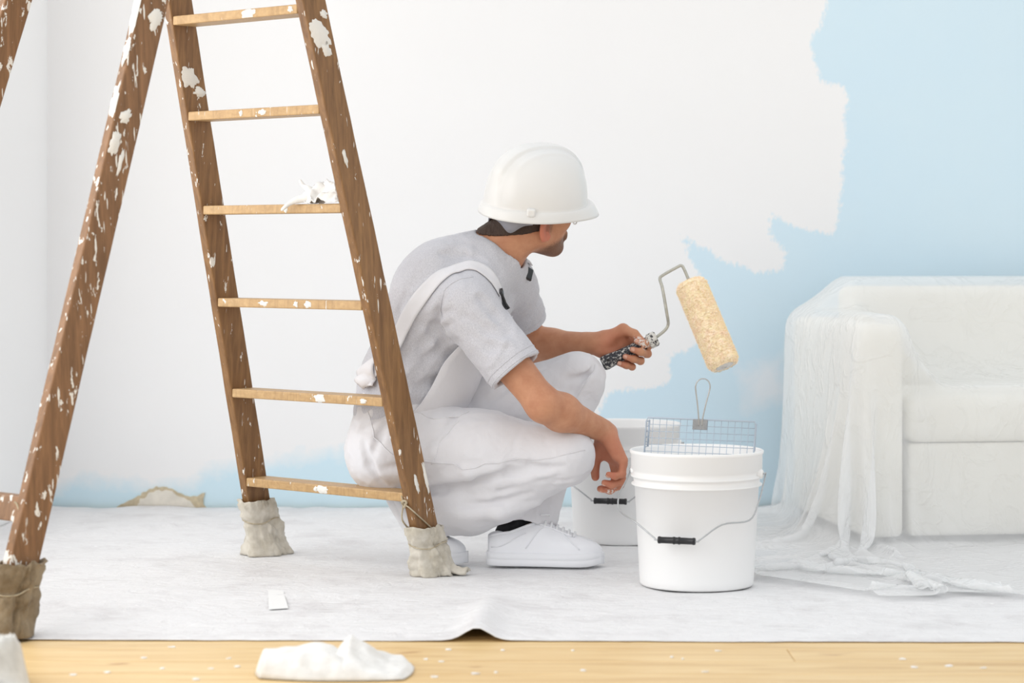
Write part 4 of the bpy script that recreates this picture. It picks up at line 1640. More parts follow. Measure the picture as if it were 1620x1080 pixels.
    for s in (-1, 1):
        b0 = Vector(D((0.15, 0.0, 0.122)))
        loop = [Vector(D((0.15 + 0.010 * math.sin(a) * 1.2, s * (0.018 - 0.018 * math.cos(a)), 0.124 + 0.010 * math.sin(a / 2)))) for a in np.linspace(0, 6.0, 12)]
        obj('lace_bow', tube(loop, 0.002, 6), lace_m, root, True)
    return root


toe_l = P(955, 900, 5.56)
rz = math.radians(-4)


def xf_l(p):
    x, yv, z = p
    c_, s_ = math.cos(rz), math.sin(rz)
    return Vector((-0.062 + x * c_ - yv * s_, 5.60 + x * s_ + yv * c_, 0.013 + z))


sl_ = shoe('sneaker', xf_l)
tag(sl_, 'white leather sneaker flat on the sheet')
tp = floor_at(741, 893)
rz2 = math.radians(-10)


def xf_r(p):
    x, yv, z = p
    c_, s_ = math.cos(rz2), math.sin(rz2)
    x -= 0.303
    return Vector((tp.x + x * c_ - yv * s_, 5.60 + x * s_ + yv * c_, 0.012 + z))


sr_ = shoe('sneaker', xf_r, math.radians(57))
tag(sr_, 'white sneaker standing on its toes, heel raised')

# ---- hard hat
hat_m = M('white_helmet_plastic', 0.28, 0.5)
hat_m.color(hat_m.mix(hat_m.noise(12, 3), (0.76, 0.76, 0.75, 1), (0.73, 0.73, 0.72, 1)))
hat_m.bump(hat_m.noise(60, 3), 0.03, 0.001)


def hat(th, u):
    """th: angle from the front, u: 0 at the rim edge .. 1 at the crown; returns local (f, l, up)"""
    cf, sl = math.cos(th), math.sin(th)
    a = 0.140 if cf > 0 else 0.146
    b = 0.116
    up0 = 0.010
    if u < 0.16:                       # rim lip and peak
        t = u / 0.16
        peak = max(0.0, cf) ** 2.5
        ext = 0.007 + 0.034 * peak + 0.006 * max(0, -cf)
        drop = 0.012 + 0.004 * peak
        f, l = a * cf, b * sl
        k = (1 - t)
        n = Vector((cf / a, sl / b, 0)).normalized()
        f += n.x * ext * k
        l += n.y * ext * k
        z = up0 + 0.016 * t - drop * k * (0.35 + 0.65 * k) + 0.004 * math.sin(t * math.pi) * (1 + 2 * peak)
        return f, l, z
    t = (u - 0.16) / 0.84
    ph = t * math.pi / 2
    rr = math.cos(ph) ** 0.74
    hh = 0.147 * math.sin(ph) ** 0.96
    f, l, z = a * cf * rr, b * sl * rr, up0 + 0.016 + hh
    # raised crest from front to back
    cr = 1 - smoothstep(0.020, 0.026, abs(l))
    cr *= smoothstep(0.18, 0.42, t) if cf < 0 else smoothstep(0.10, 0.35, t)
    n = Vector((f / a ** 2, l / b ** 2, (z - up0) / 0.178 ** 2)).normalized()
    f += n.x * 0.006 * cr
    l += n.y * 0.002 * cr
    z += n.z * 0.007 * cr
    # side ribs
    r2 = math.exp(-((abs(l) - 0.050) / 0.006) ** 2) * smoothstep(0.25, 0.5, t) * 0.0025
    z += n.z * r2
    l += n.y * r2
    return f, l, z


V, Fc = [], []
nt, nu = 144, 60
ul = [0.16 * i / 10 for i in range(11)] + [0.16 + 0.84 * (1 - (1 - i / (nu - 11)) ** 1.25) for i in range(1, nu - 10)]
nu = len(ul)
HOFF = (0.004, 0.0, 0.0)
for u in ul[:-1]:
    for k in range(nt):
        f, l, z = hat(2 * math.pi * k / nt, u)
        V.append(hp(f + HOFF[0], l, z))
top = len(V)
f, l, z = hat(0, 1.0)
V.append(hp(f + HOFF[0], 0, z))
for i in range(nu - 2):
    for k in range(nt):
        l_ = (k + 1) % nt
        Fc.append((i * nt + k, i * nt + l_, (i + 1) * nt + l_, (i + 1) * nt + k))
Fc += [((nu - 2) * nt + k, (nu - 2) * nt + (k + 1) % nt, top) for k in range(nt)]
helmet = obj('hard_hat', (V, Fc), hat_m.mat, man, True)
tag(helmet, 'glossy white hard hat with raised crest and short peak')
so = helmet.modifiers.new('thickness', 'SOLIDIFY')
so.thickness = 0.003
so.offset = -1
# slot boss near the back of the side, small eyelet on the rim, grey nape band
for s in (-1, 1):
    bo = hp(-0.080 + HOFF[0], s * 0.101, 0.026)
    nn = (HL * s * 0.8 + HF * -0.5).normalized()
    tt_ = HU.cross(nn).normalized()
    b_ = obj('slot_boss', place(box((-0.011, -0.011, -0.006), (0.011, 0.011, 0.006)), bo, tt_, HU, nn), hat_m.mat, helmet)
    bevel(b_, 0.005, 3)
    e0 = hp(0.058, s * 0.108, -0.005)
    obj('rim_eyelet', tube([e0 + HF * 0.005 * math.cos(a) + HU * 0.006 * math.sin(a) for a in np.linspace(0, 5.8, 14)], 0.0016, 6, True), hat_m.mat, helmet, True)
band_m = plain('grey_nape_band', srgb(150, 150, 158), 0.5, 0.3, var=0.1)
V, Fc = [], []
nb_ = 40
for k in range(nb_):
    t = k / (nb_ - 1)
    th = math.radians(114 + 132 * t)
    dip = 0.5 + 0.5 * math.cos((t - 0.5) * 2 * math.pi * 2.0)
    f, l = 0.112 * math.cos(th) - 0.012, 0.094 * math.sin(th)
    low = -0.012 - 0.026 * (math.exp(-((t - 0.24) / 0.11) ** 2) + math.exp(-((t - 0.76) / 0.11) ** 2))
    for z in (low, low * 0.4 + 0.006, 0.022):
        V.append(hp(f, l, z))
Fc = [(k * 3 + j, (k + 1) * 3 + j, (k + 1) * 3 + j + 1, k * 3 + j + 1) for k in range(nb_ - 1) for j in range(2)]
nb2 = obj('nape_band', (V, Fc), band_m, helmet, True)
nb2.modifiers.new('thickness', 'SOLIDIFY').thickness = 0.003

# ================================================================== paint roller in the left hand
HA, HB = P(953, 576, 5.757), P(1040, 534, 5.748)
hax = (HB - HA).normalized()
roller = empty('paint_roller', HA, 'paint roller with cream fluffy sleeve and bent wire frame held in the hand', 'paint roller')
grip_m = M('speckled_dark_grip', 0.5, 0.4)
spx = grip_m.ramp(grip_m.noise(130, 5, 0.65), [(0.52, 0.0), (0.58, 1.0)])
grip_m.color(grip_m.mix(spx, (0.030, 0.032, 0.040, 1), srgb(205, 204, 200)))
grip_m.bump(spx, 0.4, 0.001)
pts = [HA, HA + hax * 0.004, HA + hax * 0.012, HA + hax * 0.05, HA + hax * 0.10, HA + hax * 0.14]
obj('handle', tube(pts, [0.016, 0.0195, 0.020, 0.0165, 0.0155, 0.015], 28), grip_m.mat, roller, True)
obj('handle_hole', tube([HA + hax * 0.014 + Vector((0.002, -0.0195, 0.006)), HA + hax * 0.014 + Vector((0.002, -0.0225, 0.007))], 0.004, 14), black, roller, True)
col_m = M('paint_caked_collar', 0.55, 0.4)
s2 = col_m.ramp(col_m.noise(110, 4, 0.6), [(0.42, 0.0), (0.47, 1.0)])
col_m.color(col_m.mix(s2, (0.05, 0.05, 0.055, 1), srgb(214, 213, 207)))
col_m.bump(s2, 0.5, 0.002)
obj('collar', tube([HA + hax * 0.135, HA + hax * 0.139, HA + hax * 0.158, HA + hax * 0.162], [0.016, 0.0205, 0.0205, 0.017], 8), col_m.mat, roller)
wire_m = plain('paint_coated_steel', srgb(196, 195, 186), 0.4, 0.5, 0.3, var=0.25, scale=80)
R0, R1 = P(1091, 446, 5.74), P(1147, 580, 5.655)
rax = (R1 - R0).normalized()
wire = [HA + hax * 0.155, P(1036, 535, 5.748), P(1052, 522, 5.748), P(1057, 512, 5.748), P(1055, 496, 5.727), P(1048, 456, 5.735), P(1044, 441, 5.738), P(1049, 435, 5.739), P(1072, 422, 5.742),
        P(1078, 420, 5.743), P(1082, 425, 5.743), R0 - rax * 0.004, R0 + rax * 0.03]
obj('wire_frame', tube(spline(wire, 6), 0.0042, 10), wire_m, roller, True)
# fluffy sleeve
rl = (R1 - R0).length
sd = rax.orthogonal().normalized()
bt = rax.cross(sd)
nap_m = M('cream_nap', 0.95, 0.1)
nap_m.b.inputs['Sheen Weight'].default_value = 0.4
nc = nap_m.noise(55, 4, 0.65, nap_m.co((1, 1, 1)))
nap_m.color(nap_m.mix(nap_m.ramp(nc, [(0.32, 0.0), (0.68, 1.0)]), srgb(255, 242, 206), srgb(255, 232, 208)))
V, Fc = [], []
na, nl_ = 110, 150
RR = 0.0405
prof = []
for i in range(nl_):
    t = i / (nl_ - 1)
    x = t * rl
    e = min(t, 1 - t) * rl
    rad = RR * (1 - 0.25 * (1 - smoothstep(0.0, 0.014, e)))
    for k in range(na):
        a = 2 * math.pi * k / na
        ca, sa = math.cos(a), math.sin(a)
        nn = noise.noise(Vector((ca * 9, sa * 9, x * 260))) * 0.0020 + noise.noise(Vector((ca * 22, sa * 22, x * 620))) * 0.0016
        nn += 0.0014 * noise.noise(Vector((ca * 3, sa * 3, x * 45)))
        r = rad + nn
        V.append(R0 + rax * (x + nn) + (sd * ca + bt * sa) * r)
for i in range(nl_ - 1):
    for k in range(na):
        l = (k + 1) % na
        Fc.append((i * na + k, i * na + l, (i + 1) * na + l, (i + 1) * na + k))
# end walls of the nap down to the core
for end, base in ((0, 0), (1, (nl_ - 1) * na)):
    b0 = len(V)
    c0 = R0 + rax * (0.004 if end == 0 else rl - 0.004)
    for k in range(na):
        a = 2 * math.pi * k / na
        V.append(c0 + (sd * math.cos(a) + bt * math.sin(a)) * 0.023)
    for k in range(na):
        l = (k + 1) % na
        q = (base + k, base + l, b0 + l, b0 + k)
        Fc.append(q if end else q[::-1])
sleeve = obj('nap_sleeve', (V, Fc), nap_m.mat, roller, True)
# loose fibres
FV, FF = [], []
for _ in range(16000):
    a = random.uniform(0, 2 * math.pi)
    x = random.uniform(0.001, rl - 0.001)
    e = min(x, rl - x)
    rad = RR * (1 - 0.25 * (1 - smoothstep(0.0, 0.014, e))) - 0.001
    d = sd * math.cos(a) + bt * math.sin(a)
    tg = rax.cross(d)
    p0 = R0 + rax * x + d * rad
    out = (d + tg * random.uniform(-0.9, 0.9) + rax * (random.uniform(-0.8, 0.8) + (0.8 if x > rl - 0.01 else -0.8 if x < 0.01 else 0))).normalized()
    ln = random.uniform(0.003, 0.008)
    w = tg.cross(out).normalized() * 0.0006
    n0 = len(FV)
    bend_ = tg * random.uniform(-0.002, 0.002)
    FV += [p0 - w, p0 + w, p0 + out * ln * 0.6 + w * 0.8 + bend_ * 0.4, p0 + out * ln * 0.6 - w * 0.8 + bend_ * 0.4, p0 + out * ln + bend_]
    FF += [(n0, n0 + 1, n0 + 2, n0 + 3), (n0 + 3, n0 + 2, n0 + 4)]
fz = obj('nap_fibres', (FV, FF), nap_m.mat, roller)
fz['kind'] = 'stuff'
cap_m = plain('grey_end_cap', srgb(232, 230, 226), 0.5, 0.4, var=0.15, scale=90)
cv = lathe([(0.0001, 0.0), (0.0045, 0.0), (0.0050, 0.003), (0.0075, 0.003), (0.0080, 0.0), (0.019, -0.001), (0.0235, 0.0), (0.0235, -0.012)], 36)
obj('end_cap', place(cv, R1 - rax * 0.001, sd, bt, rax), cap_m, roller, True)
cv = lathe([(0.0001, 0.0), (0.0046, 0.0), (0.0046, 0.0012), (0.0001, 0.0012)], 24)
obj('axle_end', place(cv, R1 + rax * 0.0002, sd, bt, rax), wire_m, roller, True)

# ================================================================== buckets
bk = M('milky_white_plastic', 0.38, 0.45)
bk.color(bk.mix(bk.noise(6, 3), (0.88, 0.88, 0.875, 1), (0.86, 0.86, 0.855, 1)))
bk.b.inputs['Subsurface Weight'].default_value = 0.15
bk.b.inputs['Subsurface Radius'].default_value = (0.02, 0.02, 0.02)
steel = plain('galvanised_wire', srgb(186, 188, 190), 0.32, 0.5, 0.7, var=0.15, scale=60)


def bucket(origin, label, bail_yaw, drop, grip_off, paint_level=0.2, low=0.165):
    root = empty('bucket', origin, label, 'bucket', 'white paint buckets')
    o = Vector(origin)
    H, rb, rt = 0.332, 0.1395, 0.1555
    pr = [(0.0005, 0.004), (rb - 0.012, 0.004), (rb - 0.010, 0.0), (rb - 0.003, 0.001), (rb, 0.006), (rb + 0.001, 0.02), (rt - 0.003, H - 0.088), (rt + 0.0045, H - 0.086), (rt + 0.005, H - 0.083),
          (rt - 0.001, H - 0.080), (rt, H - 0.068), (rt + 0.006, H - 0.066), (rt + 0.0065, H - 0.062), (rt, H - 0.059), (rt + 0.001, H - 0.050), (rt + 0.0055, H - 0.047), (rt + 0.006, H - 0.010),
          (rt + 0.0085, H - 0.008), (rt + 0.009, H - 0.002), (rt + 0.006, H), (rt + 0.002, H - 0.001), (rt, H - 0.006), (rb - 0.003, 0.008), (0.0005, 0.008)]
    bd = obj('bucket_body', place(lathe(pr, 96), o, (1, 0, 0), (0, 1, 0), (0, 0, 1)), bk.mat, root, True)
    # paint inside
    lv = lathe([(0.0005, paint_level), (rb - 0.003 + (rt - rb) * paint_level / H, paint_level)], 64)
    obj('paint', place(lv, o, (1, 0, 0), (0, 1, 0), (0, 0, 1)), plain('wet_white_paint', (0.86, 0.86, 0.85, 1), 0.12, 0.5), root, True)
    ca, sa = math.cos(bail_yaw), math.sin(bail_yaw)
    bx, by = Vector((ca, sa, 0)), Vector((sa, -ca, 0))      # by points to the front of the bail
    hz = H - 0.056
    for s in (-1, 1):
        e = o + bx * s * (rt + 0.004) + UP * hz
        obj('bail_ear', place(lathe([(0.0001, 0.008), (0.009, 0.008), (0.011, 0.006), (0.012, -0.004)], 20), e, by, UP, bx * s), bk.mat, root, True)
    R = rt + 0.016
    pts = [o + bx * -(rt + 0.001) + UP * hz, o + bx * -R + UP * (hz + 0.002)]
    ctrl = [(-1.0, -0.01, hz), (-1.02, 0.03, hz - 0.03), (-1.03, 0.075, low + 0.055), (-0.96, 0.105, low + 0.02), (-0.62, 0.155, drop + 0.035), (-0.33, 0.175, drop + 0.004), (-0.27, 0.178, drop),
            (0.27, 0.178, drop), (0.33, 0.175, drop + 0.004), (0.62, 0.155, drop + 0.040), (0.93, 0.105, low + 0.01), (1.02, 0.075, low + 0.05), (1.02, 0.03, hz - 0.025), (1.0, -0.01, hz)]
    pts += [o + bx * (x * R) + by * yv + UP * z for x, yv, z in ctrl]
    pts += [o + bx * R + UP * (hz + 0.002), o + bx * (rt + 0.001) + UP * hz]
    wire_pts = spline(pts, 5)
    obj('bail_wire', tube(wire_pts, 0.0020, 8), steel, root, True)
    g0, g1 = o + bx * (-0.27 * R + grip_off) + by * 0.178 + UP * drop, o + bx * (0.27 * R + grip_off) + by * 0.178 + UP * drop
    gd = g1 - g0
    prof = [(0.0, 0.005), (0.01, 0.0085), (0.06, 0.0088), (0.08, 0.0078), (0.4, 0.0080), (0.41, 0.0092), (0.45, 0.0092), (0.46, 0.0082), (0.54, 0.0082), (0.55, 0.0092), (0.59, 0.0092), (0.6, 0.008), (0.92, 0.0078), (0.94, 0.0088), (0.99, 0.0085), (1.0, 0.005)]
    obj('bail_grip', tube([g0 + gd * t for t, _ in prof], [r for _, r in prof], 18), black, root, True)
    return root, H, rt


b1o = Vector(((1102 - 810) / 643.0, 5.26, 0.010))
bucket(b1o, 'white plastic bucket in front with a wire roller grid standing in it', math.radians(-20), 0.128, 0.0)
b2o = Vector(((985 - 810) / 557.0, 6.13, 0.010))
bucket(b2o, 'second white plastic bucket standing behind the man, half hidden by the front bucket', math.radians(-14), 0.128, 0.0)

# ================================================================== roller grid standing in the front bucket
gm = plain('blue_grey_wire', srgb(176, 188, 202), 0.4, 0.5, 0.3)
gtop_l, gtop_r = P(1023, 660, 5.235), P(1196, 667, 5.205)
gx_ = (gtop_r - gtop_l).normalized()
gdn = Vector((-0.06, 0.10, -1.0)).normalized()
grid = empty('roller_grid', gtop_l.lerp(gtop_r, 0.5), 'galvanised wire paint roller grid with loop handle standing in the front bucket', 'roller grid')
gw = (gtop_r - gtop_l).length
GH = 0.26


def gp(a, b):
    return gtop_l + gx_ * (a * gw) + gdn * b + gx_ * (-0.006 + 0.012 * a) * 0


fr_ = [gp(0, GH), gp(0, 0.01), gp(0.012, 0.0), gp(0.5, 0), gp(0.988, 0.0), gp(1, 0.01), gp(1, GH), gp(0.5, GH), gp(0, GH)]
obj('rim_wire', tube(fr_, 0.0021, 8), gm, grid, True)
parts = []
nv = 16
for i in range(1, nv):
    parts.append(tube([gp(i / nv, 0), gp(i / nv, GH)], 0.00085, 6))
for j in range(1, 16):
    parts.append(tube([gp(0, j * 0.0166), gp(1, j * 0.0166)], 0.00085, 6))
wm_ = obj('wire_mesh', join(*parts), gm, grid, True)
wm_['kind'] = 'stuff'
gn = gx_.cross(gdn).normalized()
if gn.y > 0:
    gn = -gn
tab = [gp(0.41, 0.0) + gn * 0.003, gp(0.55, 0.0) + gn * 0.003]
tb_ = obj('metal_tab', place(box((0, -0.0015, 0), (0.135 * gw, 0.0015, 0.026)), gp(0.425, -0.001) + gn * 0.002, gx_, gn, gdn), plain('zinc_tab', srgb(168, 174, 182), 0.4, 0.5, 0.5, var=0.25, scale=120), grid)
bevel(tb_, 0.0008, 1)
hc = gp(0.495, 0)
lp = [hc + gx_ * x - gdn * z for x, z in ((-0.004, -0.015), (-0.005, 0.004), (-0.0095, 0.035), (-0.0165, 0.072), (-0.0175, 0.084), (-0.014, 0.094), (-0.007, 0.100), (0.0, 0.1015), (0.007, 0.100), (0.014, 0.094), (0.0175, 0.084), (0.0165, 0.072), (0.0095, 0.035), (0.005, 0.004), (0.004, -0.015))]
obj('loop_handle', tube([p + gn * 0.003 for p in spline(lp, 4)], 0.0017, 8), steel, grid, True)
# bent-in wire flanges at both sides
for s, a0, dx in ((0, 0.0, 0.05), (1, 1.0, 0.045)):
    dirn = (Vector((0, 1, 0)) * 0.9 + gx_ * (0.25 if s == 0 else 0.12)).normalized()
    pr = []
    for j in range(0, 6):
        b = 0.010 + j * 0.0128
        pr.append(tube([gp(a0, b), gp(a0, b) + dirn * 0.035], 0.0014, 6))
    o_ = obj('flange', join(*pr), gm, grid, True)
    o_['kind'] = 'stuff'
    obj('flange_rim', tube([gp(a0, 0.008) + dirn * 0.034, gp(a0, 0.075) + dirn * 0.034], 0.0024, 8), gm, grid, True)

# ================================================================== sofa under plastic
sofa = empty('sofa', (1.6, 6.45, 0.0), 'cream upholstered sofa under clear plastic against the blue wall', 'sofa')
uph = fabric('cream_upholstery', srgb(248, 246, 238), srgb(242, 239, 230), 400, 0.2, 10)
SO = Vector((0.962, 5.95, 0.0))          # front left corner of the sofa, turned 8 degrees
SA = math.radians(8)


def turned(p):
    return (SO.x + p[0] * math.cos(SA) - p[1] * math.sin(SA), SO.y + p[0] * math.sin(SA) + p[1] * math.cos(SA), p[2])


SB = []


def soft_block(name, lo, hi, r, parent=sofa, mat=uph):
    v, f = box((lo[0] + 0.010, lo[1] + 0.012, lo[2]), (hi[0] - 0.010, hi[1] - 0.012, hi[2] - 0.012))
    o = obj(name, ([turned(p) for p in v], f), mat, parent)
    bevel(o, r, 4)
    SB.append((np.array(lo), np.array(hi)))
    return o


soft_block('armrest', (0.0, 0.0, 0.035), (0.136, 0.78, 0.636), 0.02)
soft_block('armrest', (1.50, 0.0, 0.035), (1.636, 0.78, 0.636), 0.02)
soft_block('backrest', (0.138, 0.57, 0.035), (1.498, 0.78, 0.732), 0.03)
soft_block('seat_base', (0.138, 0.02, 0.035), (1.498, 0.568, 0.304), 0.015)
soft_block('seat_cushion', (0.132, 0.015, 0.293), (0.824, 0.566, 0.438), 0.035)
soft_block('seat_cushion', (0.812, 0.015, 0.293), (1.504, 0.566, 0.438), 0.035)
leg_m = plain('dark_sofa_leg', (0.05, 0.045, 0.04, 1), 0.5)
for lx in (0.04, 1.59):
    for ly in (0.05, 0.73):
        obj('leg', place(lathe([(0.0001, 0.0), (0.018, 0.0), (0.024, 0.06), (0.0001, 0.06)], 16), turned((lx, ly, 0.02)), (1, 0, 0), (0, 1, 0), (0, 0, 1)), leg_m, sofa, True)


def drape():
    """small position-based cloth: the sheet falls over the sofa and pools on the floor"""
    h = 0.0225
    xs = np.arange(-0.80, 1.34, h)
    ys = np.arange(-1.30, 0.86, h)
    nX, nY = len(xs), len(ys)
    X0, Y0 = np.meshgrid(xs, ys, indexing='ij')
    pos = np.stack([X0, Y0, np.full_like(X0, 0.80)], -1)
    r = np.random.default_rng(5)
    pos[..., 2] += 0.03 * np.sin(X0 * 9 + 2 * np.sin(Y0 * 5)) + 0.02 * np.sin(Y0 * 11 + X0 * 7) + 0.012 * r.normal(size=X0.shape)
    # gather the sheet: more cloth than footprint
    pos[..., 0] = np.where(X0 < 0, X0 * (0.62 - 0.42 * np.clip(-Y0 - 0.15, 0, 1)), X0 * 0.94)
    pos[..., 1] = np.where(Y0 < 0, Y0 * 0.66, Y0)
    vel = np.zeros_like(pos)
    pin = ((Y0 > 0.60) & (X0 > 0.17)) | ((X0 > 0.0) & (X0 < 0.13) & (Y0 > 0.02) & (Y0 < 0.50))
    pin_xy = pos[..., :2].copy()
    top = np.where(Y0 > 0.56, 0.748, 0.44)
    top = np.where((X0 < 0.15), 0.652, top)
    cons = []

    def add(di, dj, L_, st):
        a = (slice(0, nX - di), slice(0, nY - dj) if dj >= 0 else slice(-dj, nY))
        b = (slice(di, nX), slice(dj, nY) if dj >= 0 else slice(0, nY + dj))
        cons.append((a, b, L_, st))
    add(1, 0, h, 1.0); add(0, 1, h, 1.0); add(1, 1, h * 1.4142, 0.7); add(1, -1, h * 1.4142, 0.7)
    add(2, 0, 2 * h, 0.25); add(0, 2, 2 * h, 0.25)
    dt = 0.016
    steps = 150
    for st in range(steps):
        vel[..., 2] -= 9.8 * dt
        vel *= 0.965
        prev = pos.copy()
        pos = pos + vel * dt
        for it in range(7):
            for a, b, L_, k in cons:
                d = pos[b] - pos[a]
                ln = np.sqrt((d * d).sum(-1)) + 1e-9
                diff = (ln - L_) / ln
                if L_ > 1.6 * h:
                    diff = np.where(diff < -0.25, diff + 0.25, np.where(diff > 0, diff, 0))
                corr = d * (0.5 * k * diff * 0.55)[..., None]
                pos[a] += corr
                pos[b] -= corr
            # collisions
            pad = 0.016
            hit = np.zeros(pos.shape[:2], dtype=bool)
            for lo, hi in SB:
                l2, h2 = lo - pad, hi + pad
                l2 = l2.copy()
                l2[2] = -1
                ins = np.all((pos > l2) & (pos < h2), -1)
                if ins.any():
                    q = pos[ins]
                    dl, dh = q - l2, h2 - q
                    dl[:, 2] = 9
                    alld = np.concatenate([dl, dh], 1)
                    m = alld.argmin(1)
                    ix = np.arange(len(q))
                    ax = m % 3
                    q[ix, ax] = np.where(m < 3, l2[ax], h2[ax])
                    pos[ins] = q
                    hit |= ins
            fl = pos[..., 2] < 0.022
            pos[..., 2] = np.maximum(pos[..., 2], 0.022)
            pos[..., 1] = np.minimum(pos[..., 1], 0.83)
            if it == 6:
                pos[fl, :2] = prev[fl, :2] * 0.35 + pos[fl, :2] * 0.65
                pos[hit, :2] = prev[hit, :2] * 0.6 + pos[hit, :2] * 0.4
            pos[pin, :2] = pin_xy[pin]
            pos[pin, 2] = np.maximum(pos[pin, 2], top[pin])
            z = pos[..., 2]
            pos[..., 2] = np.maximum(z, 0.022)
        vel = (pos - prev) / dt
        sp = np.sqrt((vel ** 2).sum(-1))
        vel *= np.minimum(1, 2.0 / np.maximum(sp, 1e-6))[..., None]
    return pos


dp = drape()
# one smoothing pass for the light to run over
for _ in range(1):
    q = dp.copy()
    q[1:-1, 1:-1] = 0.6 * dp[1:-1, 1:-1] + 0.1 * (dp[:-2, 1:-1] + dp[2:, 1:-1] + dp[1:-1, :-2] + dp[1:-1, 2:])
    dp = q
nX, nY = dp.shape[:2]
V = [turned(p) for p in dp.reshape(-1, 3).tolist()]
Fc = [(i * nY + j, (i + 1) * nY + j, (i + 1) * nY + j + 1, i * nY + j + 1) for i in range(nX - 1) for j in range(nY - 1)]
pl = M('clear_dust_sheet_plastic', 0.22, 0.6, (0.96, 0.965, 0.965, 1))
tr = pl.n('ShaderNodeBsdfTransparent')
tr.inputs[0].default_value = (0.98, 0.985, 0.985, 1)
tl = pl.n('ShaderNodeBsdfTranslucent')
tl.inputs[0].default_value = (0.97, 0.975, 0.975, 1)
mx0 = pl.n('ShaderNodeMixShader')
mx0.inputs[0].default_value = 0.3
pl.l(pl.b.outputs[0], mx0.inputs[1])
pl.l(tl.outputs[0], mx0.inputs[2])
mx = pl.n('ShaderNodeMixShader')
lw_ = pl.n('ShaderNodeLayerWeight')
lw_.inputs[0].default_value = 0.35
opac = pl.math('ADD', pl.math('MULTIPLY', lw_.outputs['Facing'], 0.42), 0.50, True)
pl.l(opac, mx.inputs[0])
pl.l(tr.outputs[0], mx.inputs[1])
pl.l(mx0.outputs[0], mx.inputs[2])
pl.l(mx.outputs[0], pl.out.inputs[0])
pl.bump(pl.noise(45, 5, 0.6, dist=1.0), 0.35, 0.005)
rid = pl.math('ABSOLUTE', pl.math('SUBTRACT', pl.noise(9, 4, 0.55, pl.co((1.0, 1.0, 0.7)), 0.6), 0.5))
pl.bump(pl.ramp(rid, [(0.0, 1.0), (0.05, 0.0)]), 0.3, 0.010)
ds = obj('dust_sheet', (V, Fc), pl.mat, None, True)
sbm = ds.modifiers.new('subdivision', 'SUBSURF')
sbm.levels = 1
sbm.render_levels = 1
tag(ds, 'clear plastic dust sheet draped over the sofa and pooling on the floor', 'dust sheet')

# ================================================================== loose things on the floor
def heap(name, outline, height, seed, mat, base_z=0.003, folds=6.0, n=34):
    """crumpled cloth lying on the floor: outline in floor points, ridged top"""
    c = sum((Vector(p) for p in outline), Vector()) / len(outline)
    rim = spline(list(outline) + [outline[0]], 8)[:-1]
    V, Fc = [], []
    m = len(rim)
    rings = 22
    for i in range(rings):
        t = i / (rings - 1)
        for k, p in enumerate(rim):
            q = p.lerp(c, t)
            a = noise.noise(Vector((q.x * folds * 2.2 + seed, q.y * folds * 2.2, seed)))
            rd = 1 - min(1.0, abs(noise.noise(Vector((q.x * folds + seed * 3, q.y * folds * 1.4, seed * 2)))) * 3.0)
            z = base_z + height * math.sin(min(1.0, t * 1.8) * math.pi / 2) * (0.45 + 0.55 * rd) + 0.012 * a * t
            off = noise.noise_vector(Vector((q.x * 9, q.y * 9, seed))) * 0.012 * t
            V.append((q.x + off.x, q.y + off.y, max(base_z, z)))
    for i in range(rings - 1):
        for k in range(m):
            l = (k + 1) % m
            Fc.append((i * m + k, i * m + l, (i + 1) * m + l, (i + 1) * m + k))
    Fc.append(tuple((rings - 1) * m + k for k in range(m)))
    o = obj(name, (V, Fc), mat, None, True)
    return o


def folded_cloth():
    """white cloth dropped on the boards: a rolled fold, a tent-like peak and a thin tail"""
    c0 = floor_at(530, 1062)
    nx_, ny_ = 90, 46
    V, Fc = [], []
    for i in range(nx_):
        for j in range(ny_):
            a, b = i / (nx_ - 1) * 2 - 1, j / (ny_ - 1) * 2 - 1
            x = a * 0.155 * (1 - 0.10 * b * b)
            yv = b * 0.11 * (1 - 0.25 * max(0, -a) ** 2 - 0.12 * max(0, a) ** 3)
            e = max(0.0, 1 - max(abs(a), abs(b)) ** 6)
            q = Vector((x, yv, 0))
            roll_ = 0.034 * math.exp(-((yv - 0.012 - 0.1 * x) / 0.034) ** 2) * (1 - smoothstep(-0.01, 0.035, x))
            roll2 = 0.030 * math.exp(-((yv + 0.055) / 0.035) ** 2) * (1 - smoothstep(0.0, 0.05, x))
            r1 = max(0.0, 1 - abs(x - 0.030) / (0.075 if x > 0.03 else 0.045)) * max(0.0, 1 - abs(yv - 0.02) / 0.13)
            peak = 0.056 * r1
            low = 0.014 + 0.010 * noise.noise(q * 14 + Vector((3, 1, 0))) + 0.006 * noise.noise(q * 34)
            z = max(roll_, roll2, peak) + low * (0.4 + 0.6 * e)
            z = 0.002 + z * min(1.0, e * 2.2)
            V.append((c0.x + x, c0.y + yv, z))
    Fc = [(i * ny_ + j, (i + 1) * ny_ + j, (i + 1) * ny_ + j + 1, i * ny_ + j + 1) for i in range(nx_ - 1) for j in range(ny_ - 1)]
    o = obj('cloth', (V, Fc), rag_m, None, True)
    so = o.modifiers.new('thickness', 'SOLIDIFY')
    so.thickness = 0.0015
    so.offset = 1
    t0, t1 = floor_at(625, 1060), floor_at(656, 1057)
    V, Fc = [], []
    for k in range(9):
        t = k / 8
        p = t0.lerp(t1, t)
        w = 0.010 * (1 - t) + 0.001
        V += [(p.x, p.y - w, 0.003), (p.x, p.y, 0.003 + 0.009 * (1 - t) + 0.001), (p.x, p.y + w, 0.003)]
    for k in range(8):
        for m_ in range(2):
            Fc.append((k * 3 + m_, (k + 1) * 3 + m_, (k + 1) * 3 + m_ + 1, k * 3 + m_ + 1))
    obj('cloth_tail', (V, Fc), rag_m, o, True).modifiers.new('thickness', 'SOLIDIFY').thickness = 0.0015
    return o


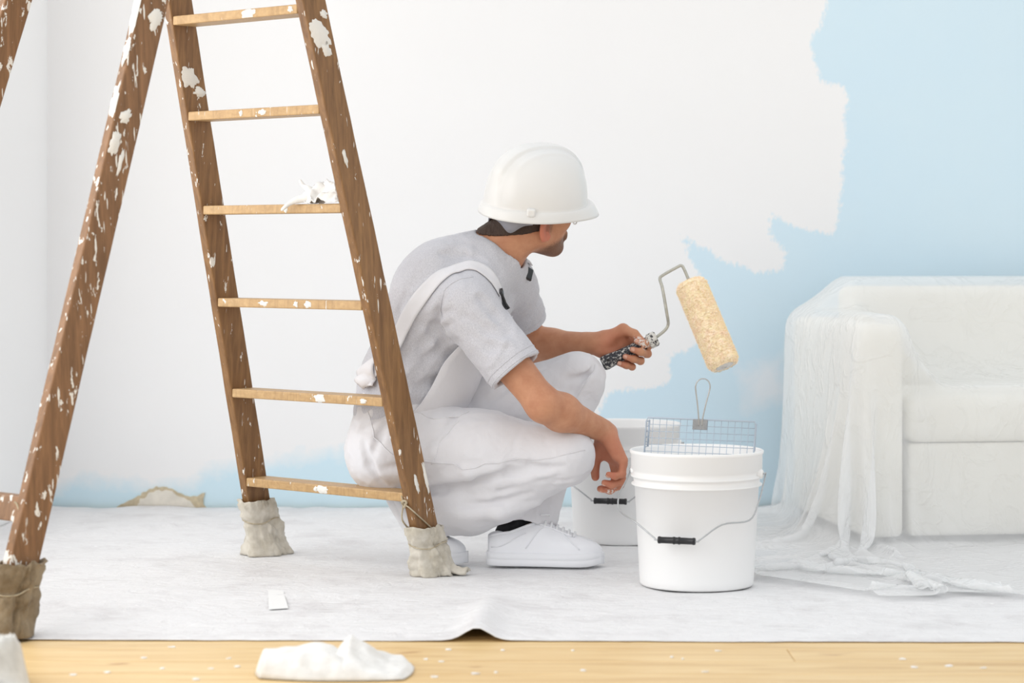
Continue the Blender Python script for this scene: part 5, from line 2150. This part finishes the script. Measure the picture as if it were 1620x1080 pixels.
cl = folded_cloth()
tag(cl, 'crumpled white cloth on the wooden floor in front of the drop sheet', 'cloth')
gcl = fabric('grey_white_cloth', srgb(226, 224, 218), srgb(196, 194, 188), 500, 0.3, 16, folds=0.4)
c2 = heap('cloth', [floor_at(-70, 1062), floor_at(5, 1056), floor_at(38, 1075), floor_at(52, 1115), floor_at(30, 1150), floor_at(-80, 1150)], 0.125, 7.7, gcl)
tag(c2, 'greyish cloth heaped by the brown-wrapped rear ladder foot', 'cloth')
scrap = [floor_at(424, 940), floor_at(448, 942), floor_at(456, 968), floor_at(425, 970)]
V = [(p.x, p.y, sheet_z(p.x, p.y) + h_) for h_ in (0.004, 0.0055) for p in scrap]
ps = obj('paper_scrap', hexa(V[3::-1], V[7:3:-1]), plain('white_paper', (0.82, 0.82, 0.81, 1), 0.8), None)
tag(ps, 'small square white paper scrap lying on the drop sheet', 'paper scrap')
flake_m = plain('paint_flake_white', (0.86, 0.86, 0.85, 1), 0.6)
fl_px = [(170, 1064), (256, 1058), (334, 1058), (228, 1041), (362, 1042), (310, 1075), (115, 1068), (375, 1055), (272, 1024), (795, 1029), (674, 1043), (698, 1047), (688, 1071), (710, 1028), (752, 1066), (785, 1064),
         (906, 1029), (923, 1061), (1080, 1043), (1135, 1030), (1115, 1063), (1428, 1043), (1446, 1056), (1500, 1054), (1556, 1057), (1062, 1040)]
for k, (fx, fy) in enumerate(fl_px):
    p = floor_at(fx, fy)
    n = 7
    a0 = random.uniform(0, 6)
    rx, ry = random.uniform(0.004, 0.010), random.uniform(0.004, 0.009)
    ring = [(p.x + rx * math.cos(a0 + 2 * math.pi * i / n) * random.uniform(0.6, 1.1), p.y + ry * math.sin(a0 + 2 * math.pi * i / n) * random.uniform(0.6, 1.1)) for i in range(n)]
    V = [(x, yv, 0.0004) for x, yv in ring] + [(x, yv, 0.0016 + random.uniform(0, 0.0015)) for x, yv in ring]
    Fc = [tuple(range(n))[::-1], tuple(range(n, 2 * n))] + [(i, (i + 1) % n, n + (i + 1) % n, n + i) for i in range(n)]
    o = obj('paint_flake', (V, Fc), flake_m)
    tag(o, 'tiny white paint flake on the bare wooden floor', 'paint flake', 'paint flakes on the floorboards')
